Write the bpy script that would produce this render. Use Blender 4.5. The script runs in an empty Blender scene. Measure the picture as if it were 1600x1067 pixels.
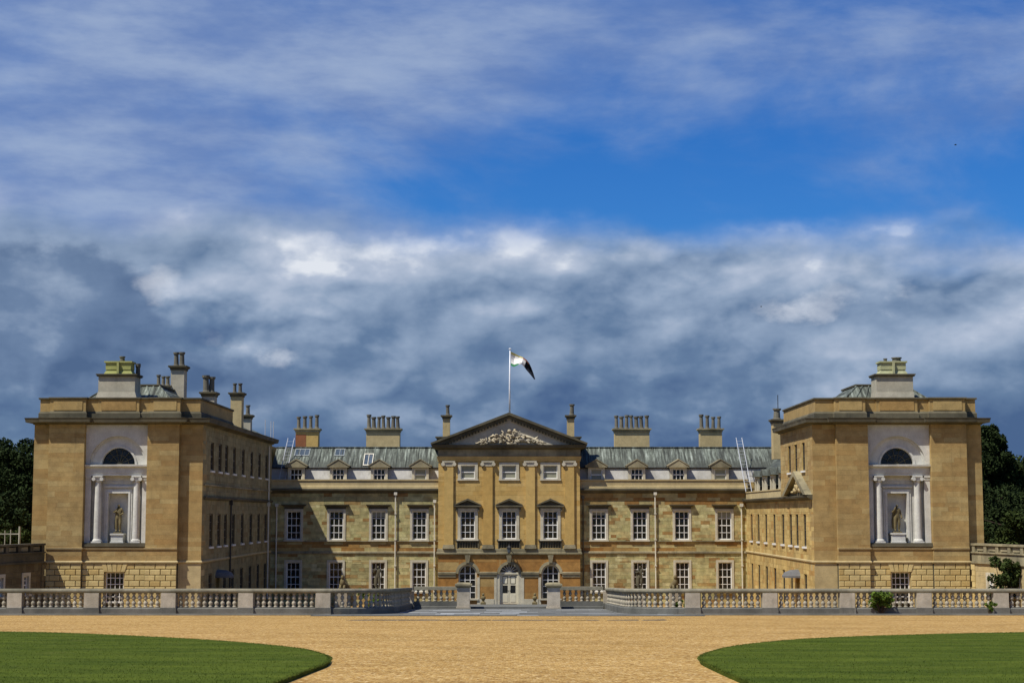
import bpy, math, random
import numpy as np
from mathutils import Matrix, Vector
R = math.radians
random.seed(7)

# ------------------------------------------------------------------ camera, sky, sun, exposure
SC = bpy.context.scene
COL = SC.collection
cam_d = bpy.data.cameras.new('camera'); cam = bpy.data.objects.new('camera', cam_d); COL.objects.link(cam)
cam.location = (0.225, 0.0, 6.98)                      # a visitor standing on the sloping drive
cam.rotation_euler = (R(90) + math.atan(270 / 2600), 0, 0)
cam_d.sensor_width = 36.0; cam_d.lens = 58.5
cam_d.clip_start = 0.5; cam_d.clip_end = 6000
SC.camera = cam

SUN_DIR = Vector((1.45, 1.0, -2.9)).normalized()       # the way the light travels
SUN_STRENGTH, SKY_STRENGTH, EXPOSURE = 4.8, 0.09, 0.30
CLEAR_TINT = (0.42, 0.88, 1.46)
SC.view_settings.view_transform = 'Standard'; SC.view_settings.look = 'None'
SC.view_settings.exposure = EXPOSURE; SC.view_settings.gamma = 1.0; SC.view_settings.use_curve_mapping = False
SC.render.engine = 'CYCLES'
SC.cycles.use_denoising = True
SC.cycles.max_bounces = 6; SC.cycles.diffuse_bounces = 3; SC.cycles.glossy_bounces = 3
SC.cycles.transparent_max_bounces = 8; SC.cycles.caustics_reflective = False; SC.cycles.caustics_refractive = False

sun_d = bpy.data.lights.new('sun', 'SUN'); sun = bpy.data.objects.new('sun', sun_d); COL.objects.link(sun)
sun_d.energy = SUN_STRENGTH; sun_d.angle = R(0.53); sun_d.color = (1.0, 0.95, 0.86)
sun.rotation_euler = SUN_DIR.to_track_quat('-Z', 'Y').to_euler(); sun.location = (-60, 20, 90)


def lin(r, g, b):
    f = lambda c: (c / 255) / 12.92 if c / 255 <= 0.04045 else ((c / 255 + 0.055) / 1.055) ** 2.4
    return (f(r), f(g), f(b))


class X:
    """A node socket with arithmetic."""
    nt = None
    def __init__(s, k): s.k = k
    @staticmethod
    def m(op, *a, clamp=False):
        n = X.nt.nodes.new('ShaderNodeMath'); n.operation = op; n.use_clamp = clamp
        for i, v in enumerate(a):
            if isinstance(v, X): X.nt.links.new(v.k, n.inputs[i])
            else: n.inputs[i].default_value = v
        return X(n.outputs[0])
    def __add__(s, o): return X.m('ADD', s, o)
    def __radd__(s, o): return X.m('ADD', o, s)
    def __sub__(s, o): return X.m('SUBTRACT', s, o)
    def __rsub__(s, o): return X.m('SUBTRACT', o, s)
    def __mul__(s, o): return X.m('MULTIPLY', s, o)
    def __rmul__(s, o): return X.m('MULTIPLY', o, s)
    def __truediv__(s, o): return X.m('DIVIDE', s, o)
    def clamp(s): return X.m('ADD', s, 0.0, clamp=True)
    def step(s, a, b):
        n = X.nt.nodes.new('ShaderNodeMapRange'); n.interpolation_type = 'SMOOTHSTEP'
        X.nt.links.new(s.k, n.inputs[0])
        for i, v in ((1, a), (2, b)):
            if isinstance(v, X): X.nt.links.new(v.k, n.inputs[i])
            else: n.inputs[i].default_value = v
        return X(n.outputs[0])


def vec(x, y, z):
    n = X.nt.nodes.new('ShaderNodeCombineXYZ')
    for i, v in enumerate((x, y, z)):
        if isinstance(v, X): X.nt.links.new(v.k, n.inputs[i])
        else: n.inputs[i].default_value = v
    return X(n.outputs[0])


def noise(v, scale, detail=5, rough=0.55, dist=0.0):
    n = X.nt.nodes.new('ShaderNodeTexNoise'); n.inputs['Scale'].default_value = scale
    n.inputs['Detail'].default_value = detail; n.inputs['Roughness'].default_value = rough
    n.inputs['Distortion'].default_value = dist
    if v is not None: X.nt.links.new(v.k, n.inputs['Vector'])
    return X(n.outputs[0])


def mix(f, a, b, mode='MIX'):
    n = X.nt.nodes.new('ShaderNodeMix'); n.data_type = 'RGBA'; n.blend_type = mode
    for i, v in ((0, f), (6, a), (7, b)):
        if isinstance(v, X): X.nt.links.new(v.k, n.inputs[i])
        elif i == 0: n.inputs[0].default_value = v
        else: n.inputs[i].default_value = (*v[:3], 1)
    return X(n.outputs[2])


def ramp(f, stops, interp='LINEAR'):
    n = X.nt.nodes.new('ShaderNodeValToRGB'); X.nt.links.new(f.k, n.inputs[0]); e = n.color_ramp.elements
    n.color_ramp.interpolation = interp
    while len(e) < len(stops): e.new(0.5)
    for i, (p, c) in enumerate(stops):
        e[i].position = p; e[i].color = (*c[:3], 1)
    return X(n.outputs[0])


def build_world():
    w = bpy.data.worlds.new('World'); SC.world = w; w.use_nodes = True
    nt = w.node_tree; X.nt = nt
    bg = nt.nodes['Background']; bg.inputs[1].default_value = SKY_STRENGTH
    sky = nt.nodes.new('ShaderNodeTexSky'); sky.sky_type = 'NISHITA'; sky.sun_disc = False
    to = -SUN_DIR
    sky.sun_elevation = math.asin(to.z); sky.sun_rotation = math.atan2(to.x, to.y)
    sky.air_density = 1.0; sky.dust_density = 0.3; sky.ozone_density = 2.0
    hs = nt.nodes.new('ShaderNodeHueSaturation'); hs.inputs['Saturation'].default_value = 1.35; hs.inputs['Value'].default_value = 0.64
    nt.links.new(sky.outputs[0], hs.inputs['Color'])
    clear = X(hs.outputs[0])
    tc = nt.nodes.new('ShaderNodeTexCoord'); sp = nt.nodes.new('ShaderNodeSeparateXYZ')
    nt.links.new(tc.outputs['Generated'], sp.inputs[0])
    x, y, z = X(sp.outputs[0]), X(sp.outputs[1]), X(sp.outputs[2])
    el = X.m('ARCSINE', z) * 57.2958
    az = X.m('ARCTAN2', x, y) * 57.2958
    k = 1.0 / SKY_STRENGTH / 2 ** EXPOSURE
    C = lambda r, g, b: tuple(c * k for c in lin(r, g, b))
    P = vec(x, y, z * 2.8)                       # layered cloud: flattened
    Q = vec(x, y, z * 1.6)                       # heaped cloud
    soft = noise(P, 6.0, 4, 0.48) - 0.5
    puff = noise(Q, 20.0, 6, 0.55) - 0.5
    clear = mix(1.0, clear, CLEAR_TINT, 'MULTIPLY')
    # --- high veil, drawn out in sheets, with clear lanes that come round every 60 degrees
    v = noise(vec(x + z * 0.5, y, z * 2.2), 5.2, 9, 0.58, 0.25)
    wave = X.m('COSINE', (az - 12.0) * R(6.0))
    lane = wave.step(-0.75, 0.35) * (1.0 - X.m('ABSOLUTE', el - 10.9 + az * 0.02 + soft * 5.0).step(-0.6, 4.6))
    high = el.step(14.0, 21.0)
    veil = (v * 2.9 - 0.68 - lane * 0.82 - high * 0.70 + wave.step(0.5, -0.9) * 0.35).step(0.0, 1.2) * 0.90
    vt = noise(vec(x, y, z * 3.4), 11.0, 7, 0.58)
    veil_c = mix(vt.step(0.3, 0.7), C(110, 136, 186), C(158, 176, 206))
    c = mix(veil, clear, veil_c)
    # --- low deck of cloud with a ragged upper edge
    edge = 9.5 + soft * 3.6 + puff * 1.5 - az * 0.028
    deck = (edge - el).step(-0.9, 1.1)
    h0 = noise(Q, 8.5, 6, 0.52, 0.1)
    h1 = noise(vec(x + 0.010, y, (z - 0.012) * 1.6), 8.5, 6, 0.52, 0.1)
    lit = h0 - h1
    band = noise(vec(x, y, z * 4.5), 7.0, 5, 0.5) - 0.5
    def billow(dx, dz):
        n = noise(vec(x + dx, y, (z + dz) * 1.7), 13.0, 5, 0.46, 0.1)
        return X.m('ABSOLUTE', n - 0.5) * 2.0
    bl = billow(0.0, 0.0)
    relief = (bl - billow(0.004, -0.005)) * (noise(P, 5.0, 2, 0.5) - 0.38).step(0.0, 0.22)
    tone = (el.step(0.4, 8.8) * 0.58 + 0.07 + band * 0.55 + soft * 0.40 + lit * 1.9 + puff * 0.30 + relief * 0.85 + (bl - 0.2) * 0.30 + (edge - el).step(1.8, 0.1) * 0.10).clamp()
    deck_c = ramp(tone, [(0.0, C(72, 98, 138)), (0.3, C(100, 125, 158)), (0.6, C(145, 164, 190)), (0.85, C(180, 192, 212)), (1.0, C(226, 231, 239))])
    c = mix(deck * 0.97, c, deck_c)
    # --- single heaps: a dark one and brighter, sunlit ones
    rag = (noise(Q, 13.0, 7, 0.55) - 0.5)
    fine = noise(Q, 34.0, 6, 0.58) - 0.5
    def heap(a0, e0, ra, re, amp, soft_=0.55, famp=0.0, slant=0.0):
        dy = (el - e0) / re; dx = (az - a0) / ra - dy * slant
        d = dx * dx + dy * dy + rag * amp
        return (d + fine * famp if famp else d).step(1.0, 1.0 - soft_)
    dtone = (0.35 + rag * 1.3 + lit * 2.4 + relief * 1.4 + el.step(4.0, 10.0) * 0.15).clamp()
    dcol = ramp(dtone, [(0.0, C(80, 104, 140)), (0.5, C(106, 129, 162)), (1.0, C(166, 183, 206))])
    dark = heap(-15.6, 6.3, 4.2, 3.1, 1.8, 0.45, 0.9)
    c = mix(dark * 0.95, c, dcol)
    d2 = heap(-10.6, 4.3, 3.4, 1.5, 2.4, 0.6)
    c = mix(d2 * 0.8, c, dcol)
    br = heap(10.7, 7.2, 2.0, 0.85, 4.0, 1.8, 5.0, 0.45)
    for h_ in ((13.3, 7.6, 1.1, 0.9, 0.5), (-12.0, 7.5, 0.9, 1.0, -0.4), (-8.9, 5.6, 1.5, 0.55, -0.6), (-5.2, 9.1, 2.6, 0.45, 0.0)):
        br = X.m('MAXIMUM', br, heap(h_[0], h_[1], h_[2], h_[3], 4.0, 1.8, 5.0, h_[4]))
    c = mix((br * (0.70 + lit * 1.2 + fine * 1.6 + puff * 1.2)).clamp() * 0.95, c, C(226, 231, 241))
    c = mix(el.step(0.0, -1.5), c, C(86, 104, 140))
    nt.links.new(c.k, bg.inputs[0])


build_world()

# ------------------------------------------------------------------ materials
MATS = {}


def base_mat(name, rough=0.85, spec=0.25):
    m = bpy.data.materials.new(name); m.use_nodes = True; X.nt = m.node_tree
    b = m.node_tree.nodes['Principled BSDF']
    b.inputs['Roughness'].default_value = rough; b.inputs['Specular IOR Level'].default_value = spec
    MATS[name] = m
    return m, b


def position():
    n = X.nt.nodes.new('ShaderNodeNewGeometry')
    return X(n.outputs['Position']), X(n.outputs['Random Per Island'])


def scaled(v, sx, sy, sz):
    n = X.nt.nodes.new('ShaderNodeVectorMath'); n.operation = 'MULTIPLY'
    X.nt.links.new(v.k, n.inputs[0]); n.inputs[1].default_value = (sx, sy, sz)
    return X(n.outputs[0])


def put(b, col, bump=None, strength=0.3, dist=0.02):
    X.nt.links.new(col.k, b.inputs['Base Color'])
    if bump is not None:
        n = X.nt.nodes.new('ShaderNodeBump'); n.inputs['Strength'].default_value = strength; n.inputs['Distance'].default_value = dist
        X.nt.links.new(bump.k, n.inputs['Height']); X.nt.links.new(n.outputs[0], b.inputs['Normal'])


def stone_mat(name, stops, stain=(0.10, 0.085, 0.05), stain_amt=0.35, rough=0.9, streak=0.25, bump=0.35, interp='LINEAR', mott=0.18):
    m, b = base_mat(name, rough, 0.2)
    p, isl = position()
    oi = X.nt.nodes.new('ShaderNodeObjectInfo')
    rnd = X.m('FRACT', isl + X(oi.outputs['Random']))
    c = ramp(rnd, stops, interp)
    big = noise(p, 0.45, 4, 0.6)
    c = mix(big.step(0.30, 0.75) * stain_amt, c, stain)
    med = noise(p, 2.3, 5, 0.6)
    c = mix(1.0, c, ramp(med, [(0.25, (1 - mott, .99 - mott, .97 - mott)), (0.75, (1 + mott * .7, 1 + mott * .7, 1 + mott * .6))]), 'MULTIPLY')
    st = noise(scaled(p, 3.0, 3.0, 0.22), 1.4, 4, 0.6)
    c = mix(st.step(0.56, 0.82) * streak, c, stain)
    fine = noise(p, 16.0, 4, 0.65)
    c = mix(1.0, c, ramp(fine, [(0.3, (0.86, 0.86, 0.85)), (0.7, (1.10, 1.10, 1.10))]), 'MULTIPLY')
    put(b, c, fine, bump, 0.02)
    return m


def flat_mat(name, col, rough=0.6, spec=0.4, var=0.12, scale=3.0, metal=0.0):
    m, b = base_mat(name, rough, spec); b.inputs['Metallic'].default_value = metal
    p, isl = position()
    n = noise(p, scale, 4, 0.6)
    c = mix(1.0, col, ramp(n, [(0.25, (1 - var,) * 3), (0.75, (1 + var,) * 3)]), 'MULTIPLY')
    put(b, c, n, 0.1, 0.01)
    return m


ASH = stone_mat('ashlar_ochre', [(0, (0.352, 0.226, 0.085)), (.3, (0.386, 0.264, 0.104)), (.6, (0.410, 0.288, 0.118)), (.85, (0.446, 0.333, 0.146)), (1, (0.362, 0.226, 0.082))], stain_amt=.30, streak=.42, mott=.24)
BASE = stone_mat('rusticated_cream', [(0, (0.525, 0.410, 0.179)), (.5, (0.598, 0.475, 0.221)), (1, (0.493, 0.356, 0.137))], stain_amt=.2, streak=.12)
PLAIN = stone_mat('plinth_cream', [(0, (.47, .37, .185)), (1, (.51, .41, .22))], stain_amt=.25, streak=.2)
RUBBLE = stone_mat('patched_limestone', [(0, (0.317, 0.176, 0.058)), (.09, (0.403, 0.260, 0.096)), (.22, (0.512, 0.416, 0.186)), (.42, (0.561, 0.501, 0.243)), (.60, (0.403, 0.351, 0.160)), (.78, (0.488, 0.448, 0.205)), (.92, (0.659, 0.598, 0.320)), (1, (0.439, 0.299, 0.115))], stain_amt=.4, streak=.3, bump=.8, mott=.45)
RUBBLE_O = stone_mat('rusty_limestone', [(0, (0.302, 0.147, 0.038)), (.3, (0.378, 0.218, 0.066)), (.5, (0.454, 0.342, 0.132)), (.75, (0.540, 0.472, 0.228)), (1, (0.324, 0.165, 0.042))], stain_amt=.4, streak=.4, bump=.6, mott=.35)
FRONT = stone_mat('golden_ashlar', [(0, (0.474, 0.310, 0.098)), (.4, (0.536, 0.369, 0.128)), (.8, (0.567, 0.396, 0.150)), (1, (0.505, 0.321, 0.096))], stain_amt=.12, streak=.12)
RUST = stone_mat('ironstone_orange', [(0, (0.330, 0.157, 0.040)), (.45, (0.370, 0.190, 0.053)), (.82, (0.400, 0.235, 0.075)), (.9, (0.500, 0.426, 0.200)), (1, (0.310, 0.134, 0.033))], stain_amt=.25, streak=.3, mott=.3)
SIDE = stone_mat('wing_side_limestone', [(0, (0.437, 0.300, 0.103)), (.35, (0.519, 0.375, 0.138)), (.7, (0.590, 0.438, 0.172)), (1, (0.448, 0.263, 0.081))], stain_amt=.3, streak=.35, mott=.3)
SIDEL = stone_mat('shaded_side_limestone', [(0, (.25, .205, .10)), (.35, (.30, .25, .125)), (.7, (.34, .29, .15)), (1, (.26, .19, .085))], stain=(.09, .095, .06), stain_amt=.4, streak=.4, mott=.3)  # side stone darkened: the left inner wall's shade painted into its colour
TRIM = stone_mat('weathered_trim', [(0, (.33, .29, .18)), (1, (.38, .33, .21))], stain=(.06, .058, .042), stain_amt=.7, streak=.6, mott=.3)
DARKTRIM = stone_mat('sooty_trim', [(0, (.125, .112, .074)), (1, (.155, .137, .09))], stain=(.028, .028, .022), stain_amt=.7, streak=.5)
PALE = stone_mat('pale_dressed_stone', [(0, (.53, .49, .375)), (1, (.58, .535, .415))], stain_amt=.2, streak=.25)
WHITE = stone_mat('portland_panel', [(0, (0.605, 0.600, 0.550)), (1, (0.638, 0.632, 0.583))], stain=(.22, .22, .20), stain_amt=.3, streak=.2, bump=.15)
BALUS = stone_mat('balustrade_stone', [(0, (.34, .305, .235)), (.7, (.43, .385, .30)), (1, (.28, .255, .19))], stain=(.13, .125, .095), stain_amt=.55, streak=.45)
BALDARK = stone_mat('balustrade_dark', [(0, (.155, .155, .14)), (1, (.20, .195, .17))], stain=(.055, .06, .055), stain_amt=.7, streak=.5)
RAIL = stone_mat('lichened_rail', [(0, (.27, .25, .185)), (1, (.31, .285, .21))], stain=(.08, .08, .06), stain_amt=.6, streak=.5, mott=.3)
PIERST = stone_mat('pier_stone', [(0, (.47, .415, .325)), (1, (.52, .46, .365))], stain=(.17, .16, .12), stain_amt=.4, streak=.45, mott=.25)
SLABS = stone_mat('paving_grey', [(0, (.10, .105, .105)), (.55, (.14, .145, .14)), (.84, (.19, .195, .19)), (.95, (.24, .25, .25)), (.975, (.36, .38, .39)), (1, (.40, .42, .43))], stain=(.09, .09, .08), stain_amt=.3, streak=0)
BRICK = stone_mat('stack_brick', [(0, (.28, .11, .05)), (.5, (.24, .085, .045)), (1, (.33, .15, .07))], stain_amt=.3)
POT = stone_mat('chimney_pot', [(0, (.20, .185, .14)), (1, (.15, .14, .11))], stain=(.05, .05, .045), stain_amt=.6, streak=.6)
LICHEN = stone_mat('lichened_stone', [(0, (0.357, 0.374, 0.110)), (1, (0.391, 0.399, 0.165))], stain=(.25, .27, .10), stain_amt=.5)
LICHENR = stone_mat('pale_lichened_stone', [(0, (.40, .41, .24)), (1, (.44, .44, .27))], stain=(.22, .27, .12), stain_amt=.5)
GREYST = stone_mat('grey_stack_stone', [(0, (.43, .395, .305)), (1, (.47, .43, .335))], stain=(.15, .16, .12), stain_amt=.45)
STATUE = stone_mat('statue_stone', [(0, (.20, .16, .08)), (1, (.20, .16, .08))], stain=(.06, .055, .03), stain_amt=.7, streak=.4)
RELIEF = stone_mat('relief_stone', [(0, (.44, .395, .29)), (1, (.48, .43, .32))], stain=(.30, .2, .08), stain_amt=.3)
TYMP = stone_mat('tympanum_grey', [(0, (.46, .42, .33)), (1, (.50, .455, .355))], stain=(.24, .225, .17), stain_amt=.6)
LEADPALE = stone_mat('pale_lead', [(0, (.42, .41, .38)), (1, (.46, .45, .42))], stain=(.20, .19, .16), stain_amt=.4, streak=.7)
SLATE = stone_mat('grey_slate', [(0, (.13, .13, .13)), (1, (.16, .16, .16))], stain=(.06, .06, .06), stain_amt=.5)
SHADEDARK = stone_mat('shade_dark_limestone', [(0, (.15, .12, .065)), (.5, (.19, .15, .08)), (1, (.13, .095, .05))], stain=(.05, .05, .03), stain_amt=.5)  # dark limestone, also the gable's; on left windows and low range it paints shade
SASHW = flat_mat('white_paint', (.72, .71, .66), .45, .4, .06)
FRAMED = flat_mat('dark_sash_brown', (.06, .05, .035), .5, .4, .1)  # dark sash colour, so the side windows read as dark slots
FRAMEC = flat_mat('cream_paint', (.62, .57, .42), .5, .4, .08)
PIPE = flat_mat('cream_pipe', (.60, .56, .44), .5)
IRON = flat_mat('dark_iron', (.02, .02, .02), .5)
ALU = flat_mat('dull_aluminium', (.42, .44, .47), .55, .4, .15)
POLE = flat_mat('pole_white', (.75, .76, .78), .35)
BLIND = flat_mat('window_blind', (.25, .25, .18), .7)
ROOM = flat_mat('dim_interior', (.02, .02, .018), .9)
FLAGM = {k: flat_mat('flag_' + k, c, .85, .1, .05) for k, c in dict(yellow=(.62, .54, .20), white=(.72, .70, .66), green=(.05, .22, .09), black=(.014, .016, .022), red=(.5, .2, .12)).items()}
PAPER = flat_mat('notice_paper', (.70, .66, .50), .8)
BIRDM = flat_mat('dark_feather', (.02, .02, .02), .8)
BARK = flat_mat('bark', (.07, .05, .035), .95, .1, .3)

m, b = base_mat('window_glass', .06, .5)
p, _i = position(); put(b, ramp(noise(p, 1.3, 3), [(0.3, (.005, .005, .005)), (.7, (.018, .019, .018))]), noise(p, 2.6, 2), .25, .05)
GLASS = m
m, b = base_mat('skylight_glass', .1, .6); put(b, ramp(noise(position()[0], 1.3, 3), [(0.3, (.035, .05, .06)), (.7, (.09, .11, .13))])); SKYG = m

m, b = base_mat('lead_roof', .7, .3)
p, isl = position()
st = noise(scaled(p, 4.0, .28, .28), 1.6, 6, .68); fi = noise(p, 5.0, 5, .6)
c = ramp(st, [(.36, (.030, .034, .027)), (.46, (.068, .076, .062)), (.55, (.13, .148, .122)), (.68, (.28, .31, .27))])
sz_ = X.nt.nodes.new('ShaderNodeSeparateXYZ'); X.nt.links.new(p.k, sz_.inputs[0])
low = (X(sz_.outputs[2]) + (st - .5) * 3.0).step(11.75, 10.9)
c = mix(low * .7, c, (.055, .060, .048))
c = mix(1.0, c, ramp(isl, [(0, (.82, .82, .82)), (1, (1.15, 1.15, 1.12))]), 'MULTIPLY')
c = mix(1.0, c, ramp(fi, [(.3, (.75, .75, .72)), (.7, (1.15, 1.15, 1.15))]), 'MULTIPLY')
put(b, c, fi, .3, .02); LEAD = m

m, b = base_mat('gravel', .95, .1)
p, _i = position()
vz = X.nt.nodes.new('ShaderNodeTexVoronoi'); vz.inputs['Scale'].default_value = 17.0; X.nt.links.new(p.k, vz.inputs['Vector'])
peb = X.nt.nodes.new('ShaderNodeSeparateColor'); X.nt.links.new(vz.outputs['Color'], peb.inputs[0])
c = ramp(X(peb.outputs[0]), [(0, (0.146, 0.075, 0.021)), (.25, (0.297, 0.176, 0.053)), (.6, (0.386, 0.242, 0.078)), (.9, (0.482, 0.341, 0.131)), (1, (0.650, 0.506, 0.273))])
c = mix(1.0, c, ramp(noise(p, .35, 5, .6), [(.3, (.86, .84, .80)), (.7, (1.1, 1.1, 1.12))]), 'MULTIPLY')
c = mix(1.0, c, ramp(noise(p, 7.0, 4, .75), [(.3, (.80, .78, .76)), (.7, (1.18, 1.18, 1.18))]), 'MULTIPLY')
sx_ = X.nt.nodes.new('ShaderNodeSeparateXYZ'); X.nt.links.new(p.k, sx_.inputs[0])
ring_ = noise(vec(X(sx_.outputs[0]) * .25, X(sx_.outputs[1]) * 1.3, 0.0), .5, 5, .6)
c = mix(1.0, c, ramp(ring_, [(.32, (.86, .845, .82)), (.5, (1.0, 1.0, 1.0)), (.68, (1.07, 1.08, 1.12))]), 'MULTIPLY')
put(b, c, X(vz.outputs['Distance']), .7, .03); GRAVEL = m

def turf_tone(c, p):
    sp = X.nt.nodes.new('ShaderNodeSeparateXYZ'); X.nt.links.new(p.k, sp.inputs[0])
    stripe = X.m('SINE', (X(sp.outputs[1]) * 1.0 + X(sp.outputs[0]) * 0.22 + noise(p, .12, 2) * 3.0) * 1.9).step(-0.5, 0.5)
    c = mix(1.0, c, mix(stripe, (.93, .94, .92), (1.04, 1.04, 1.02)), 'MULTIPLY')
    c = mix(1.0, c, ramp(noise(scaled(p, .30, .8, .3), 1.0, 5, .6), [(.3, (.66, .72, .64)), (.7, (1.36, 1.25, 1.2))]), 'MULTIPLY')
    dry = noise(p, .75, 6, .65).step(.56, .74)
    return mix(dry * .4, c, (.11, .115, .03))


m, b = base_mat('turf', .95, .05)
p, _i = position()
c = ramp(noise(p, 2.2, 6, .7), [(.3, (.045, .068, .008)), (.7, (.068, .094, .012))])
c = turf_tone(c, p)
put(b, c, noise(p, 30, 3), .6, .03); TURF = m

m, b = base_mat('grass_blade', .8, .15)
p, isl = position()
c = ramp(isl, [(0, (.050, .080, .009)), (.6, (.072, .103, .013)), (1, (.110, .134, .026))])
c = turf_tone(c, p)
put(b, c); BLADE = m


def leaf_mat(name, a, c2):
    m, b = base_mat(name, .85, .05)
    p, isl = position()
    c = ramp(isl, [(0, a), (.7, c2), (1, tuple(v * 1.5 for v in c2))])
    c = mix(1.0, c, ramp(noise(p, .8, 3), [(.3, (.65, .65, .6)), (.7, (1.25, 1.25, 1.2))]), 'MULTIPLY')
    put(b, c); return m


LEAFD = leaf_mat('leaf_dark', (.012, .020, .007), (.024, .036, .012))
LEAFG = leaf_mat('leaf_green', (.020, .032, .009), (.040, .055, .016))
LEAFB = leaf_mat('leaf_bright', (.05, .085, .012), (.10, .15, .025))


# ------------------------------------------------------------------ mesh helpers
class MB:
    def __init__(s, T=None): s.v = []; s.f = []; s.mi = []; s.T = T; s.cur = 0
    def add(s, vs, fs):
        n = len(s.v)
        s.v += [s.T(*q) for q in vs] if s.T else [tuple(q) for q in vs]
        s.f += [[i + n for i in f] for f in fs]; s.mi += [s.cur] * len(fs)
        return s
    def box(s, x0, x1, y0, y1, z0, z1):
        return s.add([(x0, y0, z0), (x1, y0, z0), (x1, y1, z0), (x0, y1, z0), (x0, y0, z1), (x1, y0, z1), (x1, y1, z1), (x0, y1, z1)],
                     [(3, 2, 1, 0), (4, 5, 6, 7), (0, 1, 5, 4), (1, 2, 6, 5), (2, 3, 7, 6), (3, 0, 4, 7)])
    def prism(s, poly, y0, y1):
        """poly of (x, z) standing upright, pushed from y0 to y1"""
        n = len(poly)
        return s.add([(x, y0, z) for x, z in poly] + [(x, y1, z) for x, z in poly],
                     [list(range(n)), list(range(2 * n - 1, n - 1, -1))] + [[i, i + n, (i + 1) % n + n, (i + 1) % n] for i in range(n)])
    def loft(s, rings, cap=True):
        n = len(rings[0]); vs = [q for r in rings for q in r]; fs = []
        for k in range(len(rings) - 1):
            for i in range(n):
                j = (i + 1) % n
                fs.append([k * n + i, k * n + j, (k + 1) * n + j, (k + 1) * n + i])
        if cap: fs += [list(range(n))[::-1], [(len(rings) - 1) * n + i for i in range(n)]]
        return s.add(vs, fs)
    def lathe(s, prof, cx, cy, z0=0.0, n=12, sx=1.0, sy=1.0):
        return s.loft([[(cx + sx * r * math.cos(2 * math.pi * i / n), cy + sy * r * math.sin(2 * math.pi * i / n), z0 + z) for i in range(n)] for r, z in prof])
    def frustum(s, x0, x1, y0, y1, z0, X0, X1, Y0, Y1, z1):
        return s.loft([[(x0, y0, z0), (x1, y0, z0), (x1, y1, z0), (x0, y1, z0)], [(X0, Y0, z1), (X1, Y0, z1), (X1, Y1, z1), (X0, Y1, z1)]])
    def tube(s, pts, rad, n=6):
        rings = []
        for i, q in enumerate(pts):
            q = Vector(q); a = Vector(pts[max(i - 1, 0)]); c = Vector(pts[min(i + 1, len(pts) - 1)])
            d = (c - a).normalized(); u = d.cross(Vector((.13, .21, 1)) if abs(d.z) < .9 else Vector((1, .1, 0))).normalized(); w = d.cross(u)
            r = rad[i] if isinstance(rad, (list, tuple)) else rad
            rings.append([tuple(q + (u * math.cos(2 * math.pi * k / n) + w * math.sin(2 * math.pi * k / n)) * r) for k in range(n)])
        return s.loft(rings)
    def ball(s, c, r, n=10, m=6):
        prof = [(max(math.sin(math.pi * i / m), .02), -math.cos(math.pi * i / m)) for i in range(m + 1)]
        return s.loft([[(c[0] + r[0] * q * math.cos(2 * math.pi * i / n), c[1] + r[1] * q * math.sin(2 * math.pi * i / n), c[2] + r[2] * z) for i in range(n)] for q, z in prof])
    def sweep(s, prof, path, zoff=None):
        """prof of (out, z) carried along path of (x, y); out is to the right of travel; mitred corners"""
        rings = []
        N = len(path)
        for i in range(N):
            ds = []
            if i > 0: ds.append((path[i][0] - path[i - 1][0], path[i][1] - path[i - 1][1]))
            if i < N - 1: ds.append((path[i + 1][0] - path[i][0], path[i + 1][1] - path[i][1]))
            ns = []
            for dx, dy in ds:
                l = math.hypot(dx, dy); ns.append((dy / l, -dx / l))
            if len(ns) == 2:
                mx, my = ns[0][0] + ns[1][0], ns[0][1] + ns[1][1]
                q = 1 + ns[0][0] * ns[1][0] + ns[0][1] * ns[1][1]
                mx, my = mx / q, my / q
            else: mx, my = ns[0]
            zo = zoff[i] if zoff else 0
            rings.append([(path[i][0] + mx * o, path[i][1] + my * o, z + zo) for o, z in prof])
        return s.loft(rings)
    def arch_panel(s, x0, x1, z0, z1, cx, r, y, depth, n=20):
        """front sheet with a half-round hole springing from z0, and its reveal"""
        A = [(cx - r * math.cos(math.pi * i / n), z0 + r * math.sin(math.pi * i / n)) for i in range(n + 1)]
        for i in range(n):
            (a, b_), (c_, d) = A[i], A[i + 1]
            s.add([(a, y, b_), (c_, y, d), (c_, y, z1), (a, y, z1)], [(0, 1, 2, 3)])
            s.add([(a, y, b_), (c_, y, d), (c_, y + depth, d), (a, y + depth, b_)], [(3, 2, 1, 0)])
        s.box(x0, cx - r, y, y + depth, z0, z1); s.box(cx + r, x1, y, y + depth, z0, z1)
        s.add([(cx - r, y, z1), (cx + r, y, z1), (cx + r, y + depth, z1), (cx - r, y + depth, z1)], [(0, 1, 2, 3)])
        return s
    def ring(s, cx, z0, r0, r1, y0, y1, n=20, a0=0.0, a1=math.pi):
        rr = []
        for i in range(n + 1):
            a = a0 + (a1 - a0) * i / n; co, si = -math.cos(a), math.sin(a)
            rr.append([(cx + r0 * co, y0, z0 + r0 * si), (cx + r1 * co, y0, z0 + r1 * si), (cx + r1 * co, y1, z0 + r1 * si), (cx + r0 * co, y1, z0 + r0 * si)])
        return s.loft(rr)
    def mesh(s, name, mat, smooth=False):
        me = bpy.data.meshes.new(name); me.from_pydata(s.v, [], s.f)
        for q in (mat if isinstance(mat, (list, tuple)) else [mat]): me.materials.append(q)
        if any(s.mi): me.polygons.foreach_set('material_index', s.mi)
        if smooth: me.polygons.foreach_set('use_smooth', [True] * len(me.polygons))
        me.update(); return me
    def build(s, name, mat, parent=None, smooth=False, label=None, kind=None):
        return link(name, s.mesh(name, mat, smooth), parent, label=label, kind=kind)


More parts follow.
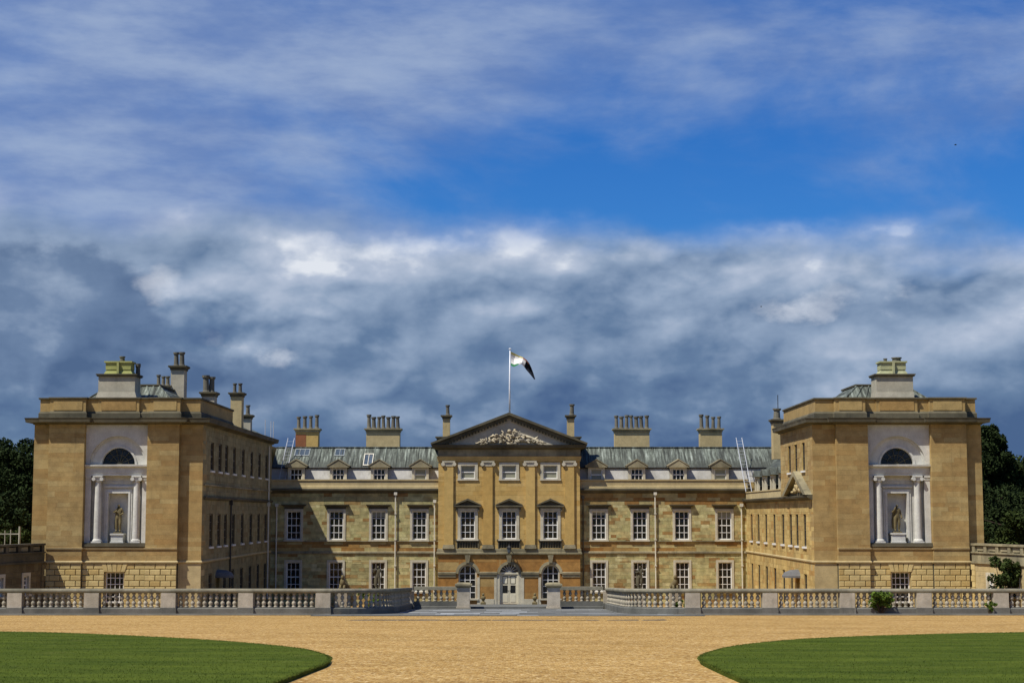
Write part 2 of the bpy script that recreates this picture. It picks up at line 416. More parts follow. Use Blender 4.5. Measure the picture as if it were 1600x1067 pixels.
def link(name, me, parent=None, loc=None, rz=0.0, scale=None, label=None, kind=None):
    o = bpy.data.objects.new(name, me); COL.objects.link(o)
    if loc: o.location = loc
    if rz: o.rotation_euler = (0, 0, rz)
    if scale: o.scale = scale
    if parent:
        o.parent = parent
        if parent.type == 'EMPTY': o.matrix_parent_inverse = Matrix.Translation(-Vector(parent.location))
    if label: o['label'] = label
    if kind: o['kind'] = kind
    return o


def sub(name, me, parent):                      # a sub-part in its part's own space
    o = bpy.data.objects.new(name, me); COL.objects.link(o); o.parent = parent; return o


def thing(name, label, cat, loc, group=None):
    o = bpy.data.objects.new(name, None); COL.objects.link(o); o.location = loc; o.empty_display_size = .3
    o['label'] = label; o['category'] = cat
    if group: o['group'] = group
    return o


def tag(o, label, cat, group=None):
    o['label'] = label; o['category'] = cat
    if group: o['group'] = group
    return o


def structure(o): o['kind'] = 'structure'; return o


def g(y):                                       # the forecourt falls gently towards the house
    return 0.04 * (130 - max(min(y, 130), -60))


# stones laid in courses round openings; f(u, d, z): u along the wall, d inward
def stones(f, u0, u1, z0, z1, course=.30, length=.85, openings=(), depth=.3, gap=.008, jit=.006, seed=1):
    rnd = random.Random(seed); mb = MB(f)
    zs = [z0]
    while zs[-1] < z1 - course * .4: zs.append(zs[-1] + course * rnd.uniform(.85, 1.15))
    zs[-1] = z1
    for o in openings:
        for e in (o[2], o[3]):
            if z0 < e < z1: zs.append(e)
    zs = sorted(zs); out = [zs[0]]
    hard = {round(e, 4) for o in openings for e in (o[2], o[3])} | {round(z0, 4), round(z1, 4)}
    for q in zs[1:]:
        if q - out[-1] < .07:
            if round(q, 4) in hard and round(out[-1], 4) not in hard: out[-1] = q
            elif round(q, 4) in hard: out.append(q)
            continue
        out.append(q)
    for za, zb in zip(out, out[1:]):
        if zb - za < .004: continue
        cuts = sorted((o[0], o[1]) for o in openings if o[2] < zb - .002 and o[3] > za + .002)
        a = u0; spans = []
        for c0, c1 in cuts:
            if c0 > a: spans.append((a, c0))
            a = max(a, c1)
        if a < u1: spans.append((a, u1))
        for s0, s1 in spans:
            q = s0
            while q < s1 - .01:
                e = q + length * rnd.uniform(.55, 1.5)
                if s1 - e < length * .4: e = s1
                mb.box(q + gap / 2, e - gap / 2, rnd.uniform(-jit, jit), depth, za + gap / 2, zb - gap / 2)
                q = e
    return mb


# ------------------------------------------------------------------ windows (one prototype per kind, copied)
def window_proto(w, h, cols, rows, fw=.16, out=.05, sill=True, hood=None, blind=False, frame_mat=None, sash=True, inset=.16, meet=True, sash_mat=None, sill_out=.09):
    """local: x across, wall face at y=0, outwards -y, z up from the opening's foot. Returns [(name, mesh, children)]"""
    frame_mat = frame_mat or PALE
    f = MB()
    hw = w / 2
    f.box(-hw - fw, -hw, -out, inset, -.0, h + fw); f.box(hw, hw + fw, -out, inset, -.0, h + fw); f.box(-hw, hw, -out, inset, h, h + fw)
    kids = []
    if sill: kids.append(('sill', MB().box(-hw - fw - .05, hw + fw + .05, -out - sill_out, inset, -.12, -.003).mesh('sill', SASHW if frame_mat is not PALE else PALE)))
    if sash:
        s = MB(); bw = .04; t0, t1 = inset - .06, inset
        s.box(-hw, -hw + .07, t0, t1, 0, h); s.box(hw - .07, hw, t0, t1, 0, h); s.box(-hw + .07, hw - .07, t0, t1, 0, .09); s.box(-hw + .07, hw - .07, t0, t1, h - .07, h)
        for i in range(1, cols):
            q = -hw + w * i / cols; s.box(q - bw / 2, q + bw / 2, t0 + .012, t1, .09, h - .07)
        for j in range(1, rows):
            q = h * j / rows; bb = .075 if meet and j == rows // 2 else bw
            s.box(-hw + .07, hw - .07, t0 + (.004 if bb > bw else .008), t1 - .002, q - bb / 2, q + bb / 2)
        kids.append(('sash', s.mesh('sash', sash_mat or SASHW)))
    kids.append(('pane', MB().box(-hw, hw, inset - .012, inset + .02, 0, h).mesh('pane', BLIND if blind else GLASS)))
    if hood == 'flat':
        q = MB(); q.box(-hw - fw - .02, hw + fw + .02, -out, .02, h + fw + .004, h + fw + .17)
        q.frustum(-hw - fw - .06, hw + fw + .06, -.10, .02, h + fw + .174, -hw - fw - .24, hw + fw + .24, -.26, .02, h + fw + .30)
        q.box(-hw - fw - .25, hw + fw + .25, -.27, .02, h + fw + .302, h + fw + .36)
        kids.append(('hood', q.mesh('hood', DARKTRIM)))
    if hood == 'gable':
        q = MB(); b0 = h + fw + .10; W = hw + fw + .26
        q.box(-hw - fw, hw + fw, -out, .02, h + fw + .004, b0)
        q.box(-W, W, -.28, .02, b0 + .002, b0 + .12)
        q.prism([(-W, b0 + .122), (-W, b0 + .19), (0, b0 + .66), (0, b0 + .50)], -.28, .02); q.prism([(W, b0 + .122), (0, b0 + .50), (0, b0 + .66), (W, b0 + .19)], -.28, .02)
        q.prism([(-W + .1, b0 + .122), (W - .1, b0 + .122), (0, b0 + .5)], -.06, .02)
        for sx in (-1, 1):
            q.box(sx * (hw + fw + .07) - .05, sx * (hw + fw + .07) + .05, -.2, .02, b0 - .35, b0)
        kids.append(('hood', q.mesh('hood', DARKTRIM)))
    return dict(frame=f.mesh('window', frame_mat), kids=kids)


def put_window(P, parent, loc, rz=0.0, blind=None):
    o = link('window', P['frame'], parent, loc, rz)
    for n, me in P['kids']: sub(n, me, o)
    if blind:                                      # (half width, foot, head): a roller blind drawn part of the way
        sub('blind', MB().box(-blind[0], blind[0], .128, .146, blind[1], blind[2]).mesh('blind', BLIND), o)
    return o


W_GROUND = window_proto(1.05, 2.25, 3, 4, .17, frame_mat=PALE)
W_FIRST = window_proto(1.10, 2.20, 3, 4, .17, hood='flat', frame_mat=PALE)
W_STATE = window_proto(1.12, 2.15, 3, 4, .22, hood='gable', frame_mat=PALE)
W_MEZZ = window_proto(1.10, 1.05, 1, 2, .22, out=.06, blind=True, frame_mat=PALE, sill_out=.02)
W_SIDE = {sg: window_proto(1.05, 2.0, 3, 4, .06, out=.0, inset=.13, frame_mat=SIDE if sg > 0 else SHADEDARK, sash_mat=FRAMED) for sg in (-1, 1)}  # left frames take the darkened stone: shade painted into the reveals
W_ATTIC = {sg: window_proto(1.05, 1.75, 3, 4, .06, out=.0, inset=.13, frame_mat=SIDE if sg > 0 else SHADEDARK, sash_mat=FRAMED) for sg in (-1, 1)}
W_SIDEG = {sg: window_proto(1.05, 2.25, 3, 4, .06, out=.0, inset=.13, frame_mat=SIDE if sg > 0 else SHADEDARK, sill=False, sash_mat=FRAMED) for sg in (-1, 1)}
W_BASE = window_proto(1.10, 1.85, 4, 5, .05, out=.0, inset=.22, frame_mat=BASE, sill=False)
W_LOW = window_proto(.62, 1.05, 2, 4, .2, out=.04, frame_mat=PALE)

# chamfered stone, one unit, front at -1
_b = MB(); _c = .07
_b.add([(-.5, 0, -.5), (.5, 0, -.5), (.5, 0, .5), (-.5, 0, .5), (-.5, -.72, -.5), (.5, -.72, -.5), (.5, -.72, .5), (-.5, -.72, .5),
        (-.5 + .045, -1, -.5 + .09), (.5 - .045, -1, -.5 + .09), (.5 - .045, -1, .5 - .09), (-.5 + .045, -1, .5 - .09)],
       [(0, 1, 5, 4), (1, 2, 6, 5), (2, 3, 7, 6), (3, 0, 4, 7), (4, 5, 9, 8), (5, 6, 10, 9), (6, 7, 11, 10), (7, 4, 8, 11), (8, 9, 10, 11)])
BLOCK = _b.mesh('stone_block', BASE)


def chimney(parent, x0, x1, y0, y1, z0, z1, z2, pots, mat, cap=DARKTRIM, pr=.13, flare=0.0, name='chimney'):
    m = MB().box(x0, x1, y0, y1, z0, z1 - .30)
    if flare: m.frustum(x0 - flare, x1 + flare, y0 - flare, y1 + flare, z0 - .4, x0, x1, y0, y1, z0 + .35)
    o = m.build(name, mat, parent)
    q = MB(); q.box(x0 - .05, x1 + .05, y0 - .05, y1 + .05, z1 - .297, z1 - .20)
    q.frustum(x0 - .05, x1 + .05, y0 - .05, y1 + .05, z1 - .198, x0 - .16, x1 + .16, y0 - .16, y1 + .16, z1 - .10)
    q.box(x0 - .17, x1 + .17, y0 - .17, y1 + .17, z1 - .098, z1)
    sub('cap', q.mesh('cap', cap), o)
    h = z2 - z1
    pm = MB().lathe([(pr * 1.25, 0), (pr * 1.2, .08), (pr, .12), (pr * .86, h * .8), (pr * .9, h * .82), (pr * 1.2, h * .88), (pr * 1.25, h), (pr * .8, h)], 0, 0, n=10).mesh('chimney_pot', POT, False)
    for px, py in pots:
        k = sub('chimney_pot', pm, o); k.location = (px, py, z1); k.scale = (random.uniform(.88, 1.12),) * 2 + (random.uniform(.86, 1.06),); k.rotation_euler = (random.gauss(0, .02), random.gauss(0, .025), 0)
    return o


# ------------------------------------------------------------------ ground
def sheet(name, xs, ys, off, mat, kind='structure'):
    v = [(x, y, g(y) + off) for y in ys for x in xs]; nx = len(xs)
    f = [(j * nx + i, j * nx + i + 1, (j + 1) * nx + i + 1, (j + 1) * nx + i) for j in range(len(ys) - 1) for i in range(nx - 1)]
    mb = MB(); mb.add(v, f); o = mb.build(name, mat); o['kind'] = kind; return o


ground = sheet('parkland_ground', [-3000, -400, -70, 0, 70, 400, 3000], [-3000, -400, -60, 0, 60, 130, 200, 600, 4000], -.03, TURF)
ground['label'] = 'green parkland turf stretching round the house'
drive = sheet('gravel_drive', [-46, 0, 46], [-20, 0, 30, 60, 90, 112, 130, 146], 0.0, GRAVEL)
drive['label'] = 'golden gravel forecourt sloping down to the house'

TERR = lambda y: g(y) + (.17 if y >= 112 else 0) - (.0 if y < 112 else .07 * (y - 112) / 18)


def smooth_closed(pts, k=8):
    out = []; n = len(pts)
    for i in range(n):
        p0, p1, p2, p3 = (Vector(pts[(i + j) % n]) for j in (-1, 0, 1, 2))
        for t in range(k):
            t /= k
            out.append(tuple(.5 * ((2 * p1) + (p2 - p0) * t + (2 * p0 - 5 * p1 + 4 * p2 - p3) * t * t + (3 * p1 - p0 - 3 * p2 + p3) * t ** 3)))
    return out


LAWNS = {
    'left': [(-3.9, 6), (-3.9, 18), (-3.85, 27), (-3.75, 33), (-3.75, 36.6), (-4.25, 40.0), (-5.7, 44.6), (-9.1, 50.4), (-14, 56), (-18, 58.6), (-27, 62), (-40, 65), (-42, 40), (-42, 6)],
    'right': [(4.35, 6), (4.35, 18), (4.3, 27), (4.3, 34), (4.45, 38.0), (5.2, 41.8), (6.6, 46.2), (9.3, 51.2), (13.1, 54.8), (18.2, 57.8), (27, 61), (40, 65), (42, 40), (42, 6)]}


def inside(poly, x, y):
    P = np.array(poly); q = np.zeros(len(x), bool); j = len(P) - 1
    for i in range(len(P)):
        c = ((P[i, 1] > y) != (P[j, 1] > y)) & (x < (P[j, 0] - P[i, 0]) * (y - P[i, 1]) / (P[j, 1] - P[i, 1] + 1e-12) + P[i, 0])
        q ^= c; j = i
    return q


def blades(name, pts, h, w, mat, rs, label):
    n = len(pts); a = rs.uniform(0, 2 * math.pi, n); ln = rs.uniform(.5, 1.2, n) * h
    V = np.empty((n, 3, 3)); wx, wy = np.cos(a) * w, np.sin(a) * w
    V[:, 0] = pts; V[:, 0, 0] -= wx; V[:, 0, 1] -= wy
    V[:, 1] = pts; V[:, 1, 0] += wx; V[:, 1, 1] += wy
    V[:, 2] = pts; V[:, 2, 0] += rs.normal(0, .35, n) * h; V[:, 2, 1] += rs.normal(0, .35, n) * h; V[:, 2, 2] += ln
    me = raw_mesh(name, V.reshape(-1, 3), 3, mat)
    o = link(name, me); o['kind'] = 'stuff'; o['label'] = label; o['category'] = 'grass'
    return o


def raw_mesh(name, V, k, mat):
    me = bpy.data.meshes.new(name); n = len(V) // k
    me.vertices.add(len(V)); me.vertices.foreach_set('co', V.astype(np.float32).ravel())
    me.loops.add(len(V)); me.loops.foreach_set('vertex_index', np.arange(len(V), dtype=np.int32))
    me.polygons.add(n); me.polygons.foreach_set('loop_start', np.arange(0, len(V), k, dtype=np.int32))
    me.materials.append(mat); me.update(calc_edges=True); return me


rs = np.random.RandomState(3)
for side, pts in LAWNS.items():
    poly = smooth_closed(pts)
    n = len(poly); mb = MB()
    top = [(x, y, g(y) + .09) for x, y in poly]; bot = [(x * 1.0, y, g(y) - .02) for x, y in poly]
    mb.add(top + bot, [list(range(n))] + [[i, i + n, (i + 1) % n + n, (i + 1) % n] for i in range(n)])
    o = mb.build('lawn', TURF); o['kind'] = 'structure'
    o['label'] = 'mown green lawn with a rounded corner on the %s of the gravel drive' % side
    N = 90000
    sg = -1 if side == 'left' else 1
    y = 27 + rs.uniform(0, 1, N) ** 1.5 * 38; x = sg * rs.uniform(3.5, 24, N)
    ok = inside(poly, x, y); x, y = x[ok], y[ok]
    e = np.array(poly); e2 = np.roll(e, -1, 0); t = rs.uniform(0, 1, (len(e), 60)); ed = (e[:, None] + (e2 - e)[:, None] * t[..., None]).reshape(-1, 2) + rs.normal(0, .03, (len(e) * 60, 2))
    ed = ed[(ed[:, 1] > 25) & (abs(ed[:, 0]) < 26)]
    x = np.concatenate([x, ed[:, 0]]); y = np.concatenate([y, ed[:, 1]])
    blades('grass', np.stack([x, y, .04 * (130 - y) + .085], 1),   .028, .008, BLADE, rs, 'short mown grass covering the lawn on the %s' % side)

# paved strip, drain strip and kerb
pav = MB()
pav.add([(-10.6, 89.3, g(89.3) + .004), (10.6, 89.3, g(89.3) + .004), (6.9, 97, g(97) + .004), (6.9, 112, g(112) + .004), (-6.9, 112, g(112) + .004), (-6.9, 97, g(97) + .004)], [(0, 1, 2, 3, 4, 5)])
pavement = pav.build('pavement', SLABS); structure(pavement)
slabm = MB().box(-.5, .5, -.5, .5, 0, .03).mesh('paving_slab', SLABS)
rnd = random.Random(5)
yy = 89.35
while yy < 111.5:
    d = rnd.uniform(1.3, 1.8); d = min(d, 111.95 - yy)
    hw = 10.5 - (yy - 89.3) * .47 if yy < 97 else 6.3
    q = -hw
    while q < hw - .3:
        w = min(rnd.uniform(1.0, 2.6), hw - q)
        o = link('paving_slab', slabm, pavement, (q + w / 2, yy + d / 2, g(yy + d / 2) + rnd.uniform(.0, .008)), 0, (w - .03, d - .03, 1))
        o.rotation_euler.x = -math.atan(.04)
        q += w
    yy += d
strip = MB(); rnd = random.Random(9); q = -7.6
while q < 7.4:
    w = rnd.uniform(.9, 1.6)
    strip.add([(q, 79.2 + rnd.uniform(-.25, .25), g(79.2) + .006), (q + w - .02, 79.2 + rnd.uniform(-.25, .25), g(79.2) + .006), (q + w - .02, 80.6 + rnd.uniform(-.3, .3), g(80.6) + .006), (q, 80.6 + rnd.uniform(-.3, .3), g(80.6) + .006)], [(0, 1, 2, 3)]); q += w
structure(strip.build('drain_strip', flat_mat('strip_stone', (.085, .075, .06), .9, .2, .35)))
for sx in (-1, 1):
    kerb = MB(lambda x, y, z: (sx * x, y, z)).box(9.6, 46, 91.2, 91.75, 1.40, 1.61); structure(kerb.build('kerb', BALDARK))
step = MB().box(-6.3, 6.3, 112.0, 112.55, .4, .88); step.box(-6.3, 6.3, 112.5, 129, -.4, .0)
structure(step.build('terrace_step', BALDARK))
ter = MB(); ter.add([(-6.3, 112.5, .876), (6.3, 112.5, .876), (6.3, 129.4, .12), (-6.3, 129.4, .12)], [(0, 1, 2, 3)]); structure(ter.build('terrace_paving', SLABS))

# ------------------------------------------------------------------ the main range
YM, YF = 130.0, 129.45
house = thing('country_house', 'long two-storey limestone range with pedimented golden centre, dormers and chimney stacks', 'mansion', (0, 137, 0))
front = lambda Y: (lambda u, d, z: (u, Y + d, z))
WX = (6.97, 10.15, 13.42, 16.72)
core = MB().box(-18.5, 18.5, YM + .3, 146, -.3, 8.9)
core.box(-5.3, 5.3, YF + .3, YM + .3, -.3, 12.0); core.box(-5.3, 5.3, YM + .3, 139, 8.9, 12.0)
core.box(18.5, 22.5, YM + .35, 146, -.3, 9.5)
core.build('wall', RUBBLE, house)
for sx in (-1, 1):
    a0, a1 = (5.49, 18.6) if sx > 0 else (-18.6, -5.49)
    op1 = [(sx * x - .55, sx * x + .55, 5.03, 7.23) for x in WX]
    op0 = [(sx * x - .525, sx * x + .525, 1.05, 3.30) for x in WX]
    stones(front(YM), a0, a1, -.1, 3.93, .27, .62, op0, seed=11 + sx).build('ground_floor_masonry', RUBBLE, house, kind='stuff')
    stones(front(YM), a0, a1, 4.14, 4.86, .24, 1.2, (), seed=21 + sx).build('belt_masonry', RUBBLE_O, house, kind='stuff')
    stones(front(YM), a0, a1, 4.95, 7.72, .26, .60, op1, seed=31 + sx).build('upper_masonry', RUBBLE, house, kind='stuff')
    stones(front(YM), a0, a1, 7.72, 8.62, .30, 1.1, (), seed=41 + sx).build('frieze_masonry', RUBBLE_O if sx > 0 else RUBBLE, house, kind='stuff')
    MB().sweep([(-.2, 3.93), (.06, 3.93), (.09, 4.0), (.09, 4.10), (.05, 4.14), (-.2, 4.14)], [(a0, YM), (a1, YM)]).build('string_course', TRIM, house)
    MB().sweep([(-.2, 4.86), (.05, 4.86), (.08, 4.90), (.08, 4.95), (-.2, 4.95)], [(a0, YM), (a1, YM)]).build('sill_course', TRIM, house)
    MB().sweep([(-.2, 8.62), (.05, 8.62), (.10, 8.72), (.24, 8.80), (.30, 8.83), (.32, 8.95), (.1, 9.0), (-.2, 9.0)], [(a0, YM), (a1, YM)]).build('cornice', DARKTRIM, house)
    MB().sweep([(-.35, 9.0), (.05, 9.0), (.03, 9.18), (.0, 9.22), (.0, 9.58), (.06, 9.60), (.06, 9.70), (-.35, 9.70)], [(a0, YM), (a1, YM)]).build('parapet', PLAIN, house)
    for x in WX:
        bl_ = {(-1, 1): (.5, 1.75, 2.16), (1, 0): (.5, 1.9, 2.16), (1, 3): (.5, 1.55, 2.16)}.get((sx, WX.index(x)))
        put_window(W_GROUND, house, (sx * x, YM, 1.05)); put_window(W_FIRST, house, (sx * x, YM, 5.03), blind=bl_)
# drainpipes
def pipe(parent, x, y, z0, z1, r=.055, mat=PIPE):
    q = MB().tube([(x, y, z0), (x, y, z1)], r, 8)
    for k in range(int((z1 - z0) / 2)): q.box(x - r * 1.5, x + r * 1.5, y - r * 1.5, y + r * 2, z0 + 1 + 2 * k, z0 + 1.08 + 2 * k)
    q.box(x - r * 2.2, x + r * 2.2, y - r * 2.2, y + r * 2.2, z1 - .02, z1 + .22)
    return q.build('drainpipe', mat, parent)
for x, z1 in ((-8.82, 8.5), (-5.78, 7.9), (11.35, 8.5), (18.05, 7.6)): pipe(house, x, YM - .13, 0, z1)
pipe(house, -18.05, YM - .13, 0, 7.6); pipe(house, 5.75, YM - .13, 0, 8.2, .05, DARKTRIM)

# mansard: pale lead sheets below, green streaked lead above
for sx in (-1, 1):
    T = lambda a, y, z, sx=sx: (sx * a, y, z)
    lo = MB(T); hi = MB(T); rl = MB(T); rnd = random.Random(60 + sx); q = 5.5; END = 18.65 if sx < 0 else 21.4
    while q < END - .05:
        w = min(rnd.uniform(.75, .95), END - q)
        lo.add([(q, 130.55, 9.4), (q + w, 130.55, 9.4), (q + w, 131.0, 10.60), (q, 131.0, 10.60)], [(0, 1, 2, 3)])
        hi.add([(q, 130.92, 10.64), (q + w, 130.92, 10.64), (q + w, 133.6, 12.26), (q, 133.6, 12.26)], [(0, 1, 2, 3)])
        rl.tube([(q, 130.9, 10.66), (q, 133.6, 12.29)], .035, 5); q += w
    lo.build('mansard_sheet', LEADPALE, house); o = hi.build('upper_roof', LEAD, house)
    sub('lead_roll', rl.mesh('lead_roll', LEAD), o)
    MB(T).tube([(5.5, 130.9, 10.62), (END, 130.9, 10.62)], .055, 6).build('roof_edge', IRON, house)
    r = MB(T); r.box(5.5, END, 133.55, 141, 12.0, 12.30); r.box(5.5, END, 133.5, 133.75, 12.302, 12.37); r.build('roof_top', LEAD, house)
    # skylights and dormers
    DX = {-1: [(16.64, 0), (13.35, 0), (10.15, 0), (6.94, 1)], 1: [(6.82, 1), (9.98, 0), (13.22, 0), (16.5, 1)]}[sx]
    for a, bl in DX:
        X0 = sx * a; d = MB()
        d.box(X0 - .66, X0 - .46, 130.38, 130.6, 9.55, 10.62); d.box(X0 + .46, X0 + .66, 130.38, 130.6, 9.55, 10.62)
        d.box(X0 - .46, X0 + .46, 130.38, 130.6, 10.45, 10.62); d.box(X0 - .46, X0 + .46, 130.36, 130.6, 9.55, 9.68)
        dm = d.build('dormer', PALE, house)
        c = MB(); c.add([(X0 - .66, 130.6, 9.5), (X0 - .66, 130.6, 10.62), (X0 - .66, 131.6, 10.62), (X0 - .66, 131.6, 9.5), (X0 + .66, 130.6, 9.5), (X0 + .66, 130.6, 10.62), (X0 + .66, 131.6, 10.62), (X0 + .66, 131.6, 9.5)], [(0, 1, 2, 3), (4, 5, 6, 7)])
        sub('cheek', c.mesh('cheek', IRON), dm)
        p_ = MB(); p_.prism([(X0 - .86, 10.63), (X0 + .86, 10.63), (X0 + .86, 10.72), (X0, 11.24), (X0 - .86, 10.72)], 130.2, 130.5)
        p_.prism([(X0 - .86, 10.722), (X0, 11.242), (X0, 11.30), (X0 - .9, 10.78)], 130.16, 132.3); p_.prism([(X0, 11.242), (X0 + .86, 10.722), (X0 + .9, 10.78), (X0, 11.30)], 130.16, 132.3)
        sub('dormer_roof', p_.mesh('dormer_roof', TRIM), dm)
        s = MB(); s.box(X0 - .46, X0 + .46, 130.45, 130.5, 10.03, 10.10); s.box(X0 - .46, X0 - .40, 130.45, 130.5, 9.68, 10.45); s.box(X0 + .40, X0 + .46, 130.45, 130.5, 9.68, 10.45)
        if not bl:
            for k in (-.15, .15): s.box(X0 + k - .022, X0 + k + .022, 130.46, 130.5, 9.68, 10.45)
        sub('sash', s.mesh('sash', SASHW), dm)
        sub('pane', MB().box(X0 - .46, X0 + .46, 130.49, 130.53, 9.68, 10.45).mesh('pane', BLIND if bl else GLASS), dm)
DULLG = flat_mat('dull_lead_frame', (.22, .24, .23), .7)
def skylight(x0, x1, t0, t1, lift, fmat):
    P = lambda t, k: (130.92 + 2.68 * t - .5 * k, 10.64 + 1.62 * t + .85 * k)
    f = MB(); gl = MB()
    def quad(mb, a, b_, s0, s1, k0, k1):
        vs = []
        for k in (k0, k1):
            for xx, t in ((a, s0), (b_, s0), (b_, s1), (a, s1)): y, z = P(t, k); vs.append((xx, y, z))
        mb.add(vs, [(3, 2, 1, 0), (4, 5, 6, 7), (0, 1, 5, 4), (1, 2, 6, 5), (2, 3, 7, 6), (3, 0, 4, 7)])
    e = .06; et = .04
    quad(f, x0, x1, t0, t0 + et, 0, lift * 2); quad(f, x0, x1, t1 - et, t1, 0, lift * 2); quad(f, x0, x0 + e, t0 + et, t1 - et, 0, lift * 2); quad(f, x1 - e, x1, t0 + et, t1 - et, 0, lift * 2)
    n = max(1, round((x1 - x0) / .45))
    for i in range(1, n): q = x0 + (x1 - x0) * i / n; quad(f, q - .02, q + .02, t0 + et, t1 - et, 0, lift * 1.8)
    quad(gl, x0 + e, x1 - e, t0 + et, t1 - et, 0, lift)
    o = f.build('skylight', fmat, house); sub('pane', gl.mesh('pane', SKYG), o)
skylight(-17.1, -15.9, .58, .95, .03, DULLG); skylight(-13.9, -13.1, .58, .95, .03, DULLG); skylight(-11.5, -10.75, .05, .66, .06, PIPE)

for x0, x1, n, mt in ((-17.4, -15.57, 4, FRONT), (-11.65, -8.93, 7, PLAIN), (8.59, 11.42, 7, PLAIN), (15.55, 17.33, 4, PLAIN)):
    ch = chimney(house, x0, x1, 135.6, 136.7, 12.2, 13.95, 15.05, [(x0 + .18 + (x1 - x0 - .36) * i / (n - 1), 136.15) for i in range(n)], mt, cap=TRIM, pr=.155)
    if n == 4 and x0 < 0: sub('brick_patch', MB().box(x0 - .004, x0 + .85, 135.585, 136, 12.3, 13.45).mesh('brick_patch', BRICK), ch)

# ------------------------------------------------------------------ pedimented centre
FX = (-3.2, 0.0, 3.2)
ops = [(-3.9, -2.5, .55, 3.55), (-.95, .95, -.1, 3.55), (2.5, 3.9, .55, 3.55)]
stones(front(YF), -5.49, 5.49, -.1, 3.88, .55, 1.5, ops, seed=71, jit=.003).build('ground_floor_masonry', RUST, house, kind='stuff')
up = [(x - .56, x + .56, 5.09, 7.24) for x in FX] + [(x - .55, x + .55, 9.72, 10.77) for x in FX] + [(x - .78, x + .78, 4.40, 4.97) for x in FX]
stones(front(YF), -5.49, 5.49, 4.36, 11.10, .36, 1.1, up, seed=72, jit=.003).build('upper_masonry', FRONT, house, kind='stuff')
MB().sweep([(-.2, 3.88), (.04, 3.88), (.14, 3.95), (.14, 4.05), (.08, 4.08), (.08, 4.34), (.03, 4.36), (-.2, 4.36)], [(-5.49, YM), (-5.49, YF), (5.49, YF), (5.49, YM)]).build('string_course', TRIM, house)
for sx in (-1, 1):                                 # side returns of the projecting centre
    MB().box(sx * 5.30, sx * 5.49, YF + .302, 139, -.1, 11.1).build('return_wall', FRONT, house)
fpath = [(-5.49, 139), (-5.49, YF), (5.49, YF), (5.49, 139)]
MB().sweep([(-.3, 11.10), (.06, 11.10), (.06, 11.26), (.10, 11.27), (.10, 11.42), (.15, 11.46), (-.3, 11.46)], fpath).build('architrave', FRONT, house)
MB().sweep([(-.3, 11.46), (.05, 11.46), (.05, 11.98), (-.3, 11.98)], fpath).build('frieze', TRIM, house)
MB().sweep([(-.3, 11.98), (.10, 11.98), (.16, 12.06), (.40, 12.12), (.48, 12.14), (.52, 12.26), (.58, 12.34), (-.3, 12.36)], fpath).build('cornice', DARKTRIM, house)
ped = MB().prism([(-5.5, 12.36), (5.5, 12.36), (0, 14.62)], YF - .02, 130.2).build('pediment', TYMP, house)
rk = MB()
for sx in (-1, 1):
    rk.prism([(sx * 6.05, 12.362), (sx * 5.2, 12.362), (0, 14.42), (0, 14.64)], YF - .24, 130.2)
    rk.prism([(sx * 6.05, 12.366), (0, 14.644), (0, 14.86), (sx * 6.1, 12.50)], YF - .44, 130.2)
sub('raking_cornice', rk.mesh('raking_cornice', DARKTRIM), ped)
dn = MB()
for i in range(1, 22):
    for sx in (-1, 1):
        t = i / 22; x = sx * 5.2 * (1 - t); z = 12.362 + (14.42 - 12.362) * t
        dn.box(x - .06, x + .06, YF - .2, YF, z - .17, z - .03)
sub('dentils', dn.mesh('dentils', DARKTRIM), ped)['kind'] = 'stuff'
rf = MB().prism([(-6.0, 12.50), (0, 14.82), (6.0, 12.50)], 130.2, 139); rf.build('gable_roof', LEAD, house)
# carved swans and arms in the pediment
rl = MB(); yb = YF - .1
def blob(x, z, rx, rz, ry=.16): rl.ball((x, yb, z), (rx, ry, rz), 10, 6)
def limb(pts, r): rl.tube([(x, yb - .04, z) for x, z in pts], r, 6)
blob(0, 12.85, .26, .36); blob(.02, 13.42, .16, .14); limb([(.25, 12.6), (.42, 12.95), (.30, 13.25), (.42, 13.55), (.58, 13.5)], [.14, .12, .09, .08, .05])
limb([(-.45, 12.5), (-.55, 13.0), (-.45, 13.35), (-.6, 13.45)], [.12, .1, .07, .05]); blob(.95, 12.80, .34, .24); blob(1.45, 12.68, .30, .16)
limb([(1.2, 13.0), (1.7, 12.9), (2.2, 12.62), (2.9, 12.5)], [.12, .11, .09, .05]); limb([(.8, 12.9), (.7, 13.2), (.85, 13.4)], [.1, .08, .05])
blob(-1.15, 12.68, .26, .20); limb([(-1.4, 12.55), (-1.55, 12.9), (-1.25, 13.1), (-1.0, 13.05)], [.12, .1, .09, .06]); limb([(-2.6, 12.47), (-1.9, 12.55), (-1.4, 12.6)], [.05, .09, .12])
limb([(1.9, 12.5), (2.05, 12.85), (2.25, 13.0)], [.09, .07, .03]); limb([(2.3, 12.5), (2.5, 12.7)], [.07, .03]); limb([(-.2, 12.45), (.6, 12.45)], [.12, .12])
rr_ = random.Random(4)
for i in range(46):                               # feathers, scrolls and drapery folds
    cx_ = rr_.uniform(-2.3, 2.6); top_ = 12.5 + .95 * max(0, 1 - abs(cx_) / 2.6); cz_ = rr_.uniform(12.48, top_)
    a_ = rr_.uniform(0, 6.28); k_ = rr_.uniform(.12, .26); sg_ = rr_.choice((-1, 1))
    rl.tube([(cx_ + k_ * (1 - .2 * j) * math.cos(a_ + sg_ * j * .75), yb - .12 - .03 * j, cz_ + k_ * (1 - .2 * j) * .8 * math.sin(a_ + sg_ * j * .75)) for j in range(5)], [.03, .05, .055, .045, .02], 5)
sub('relief_carving', rl.mesh('relief_carving', RELIEF, True), ped)
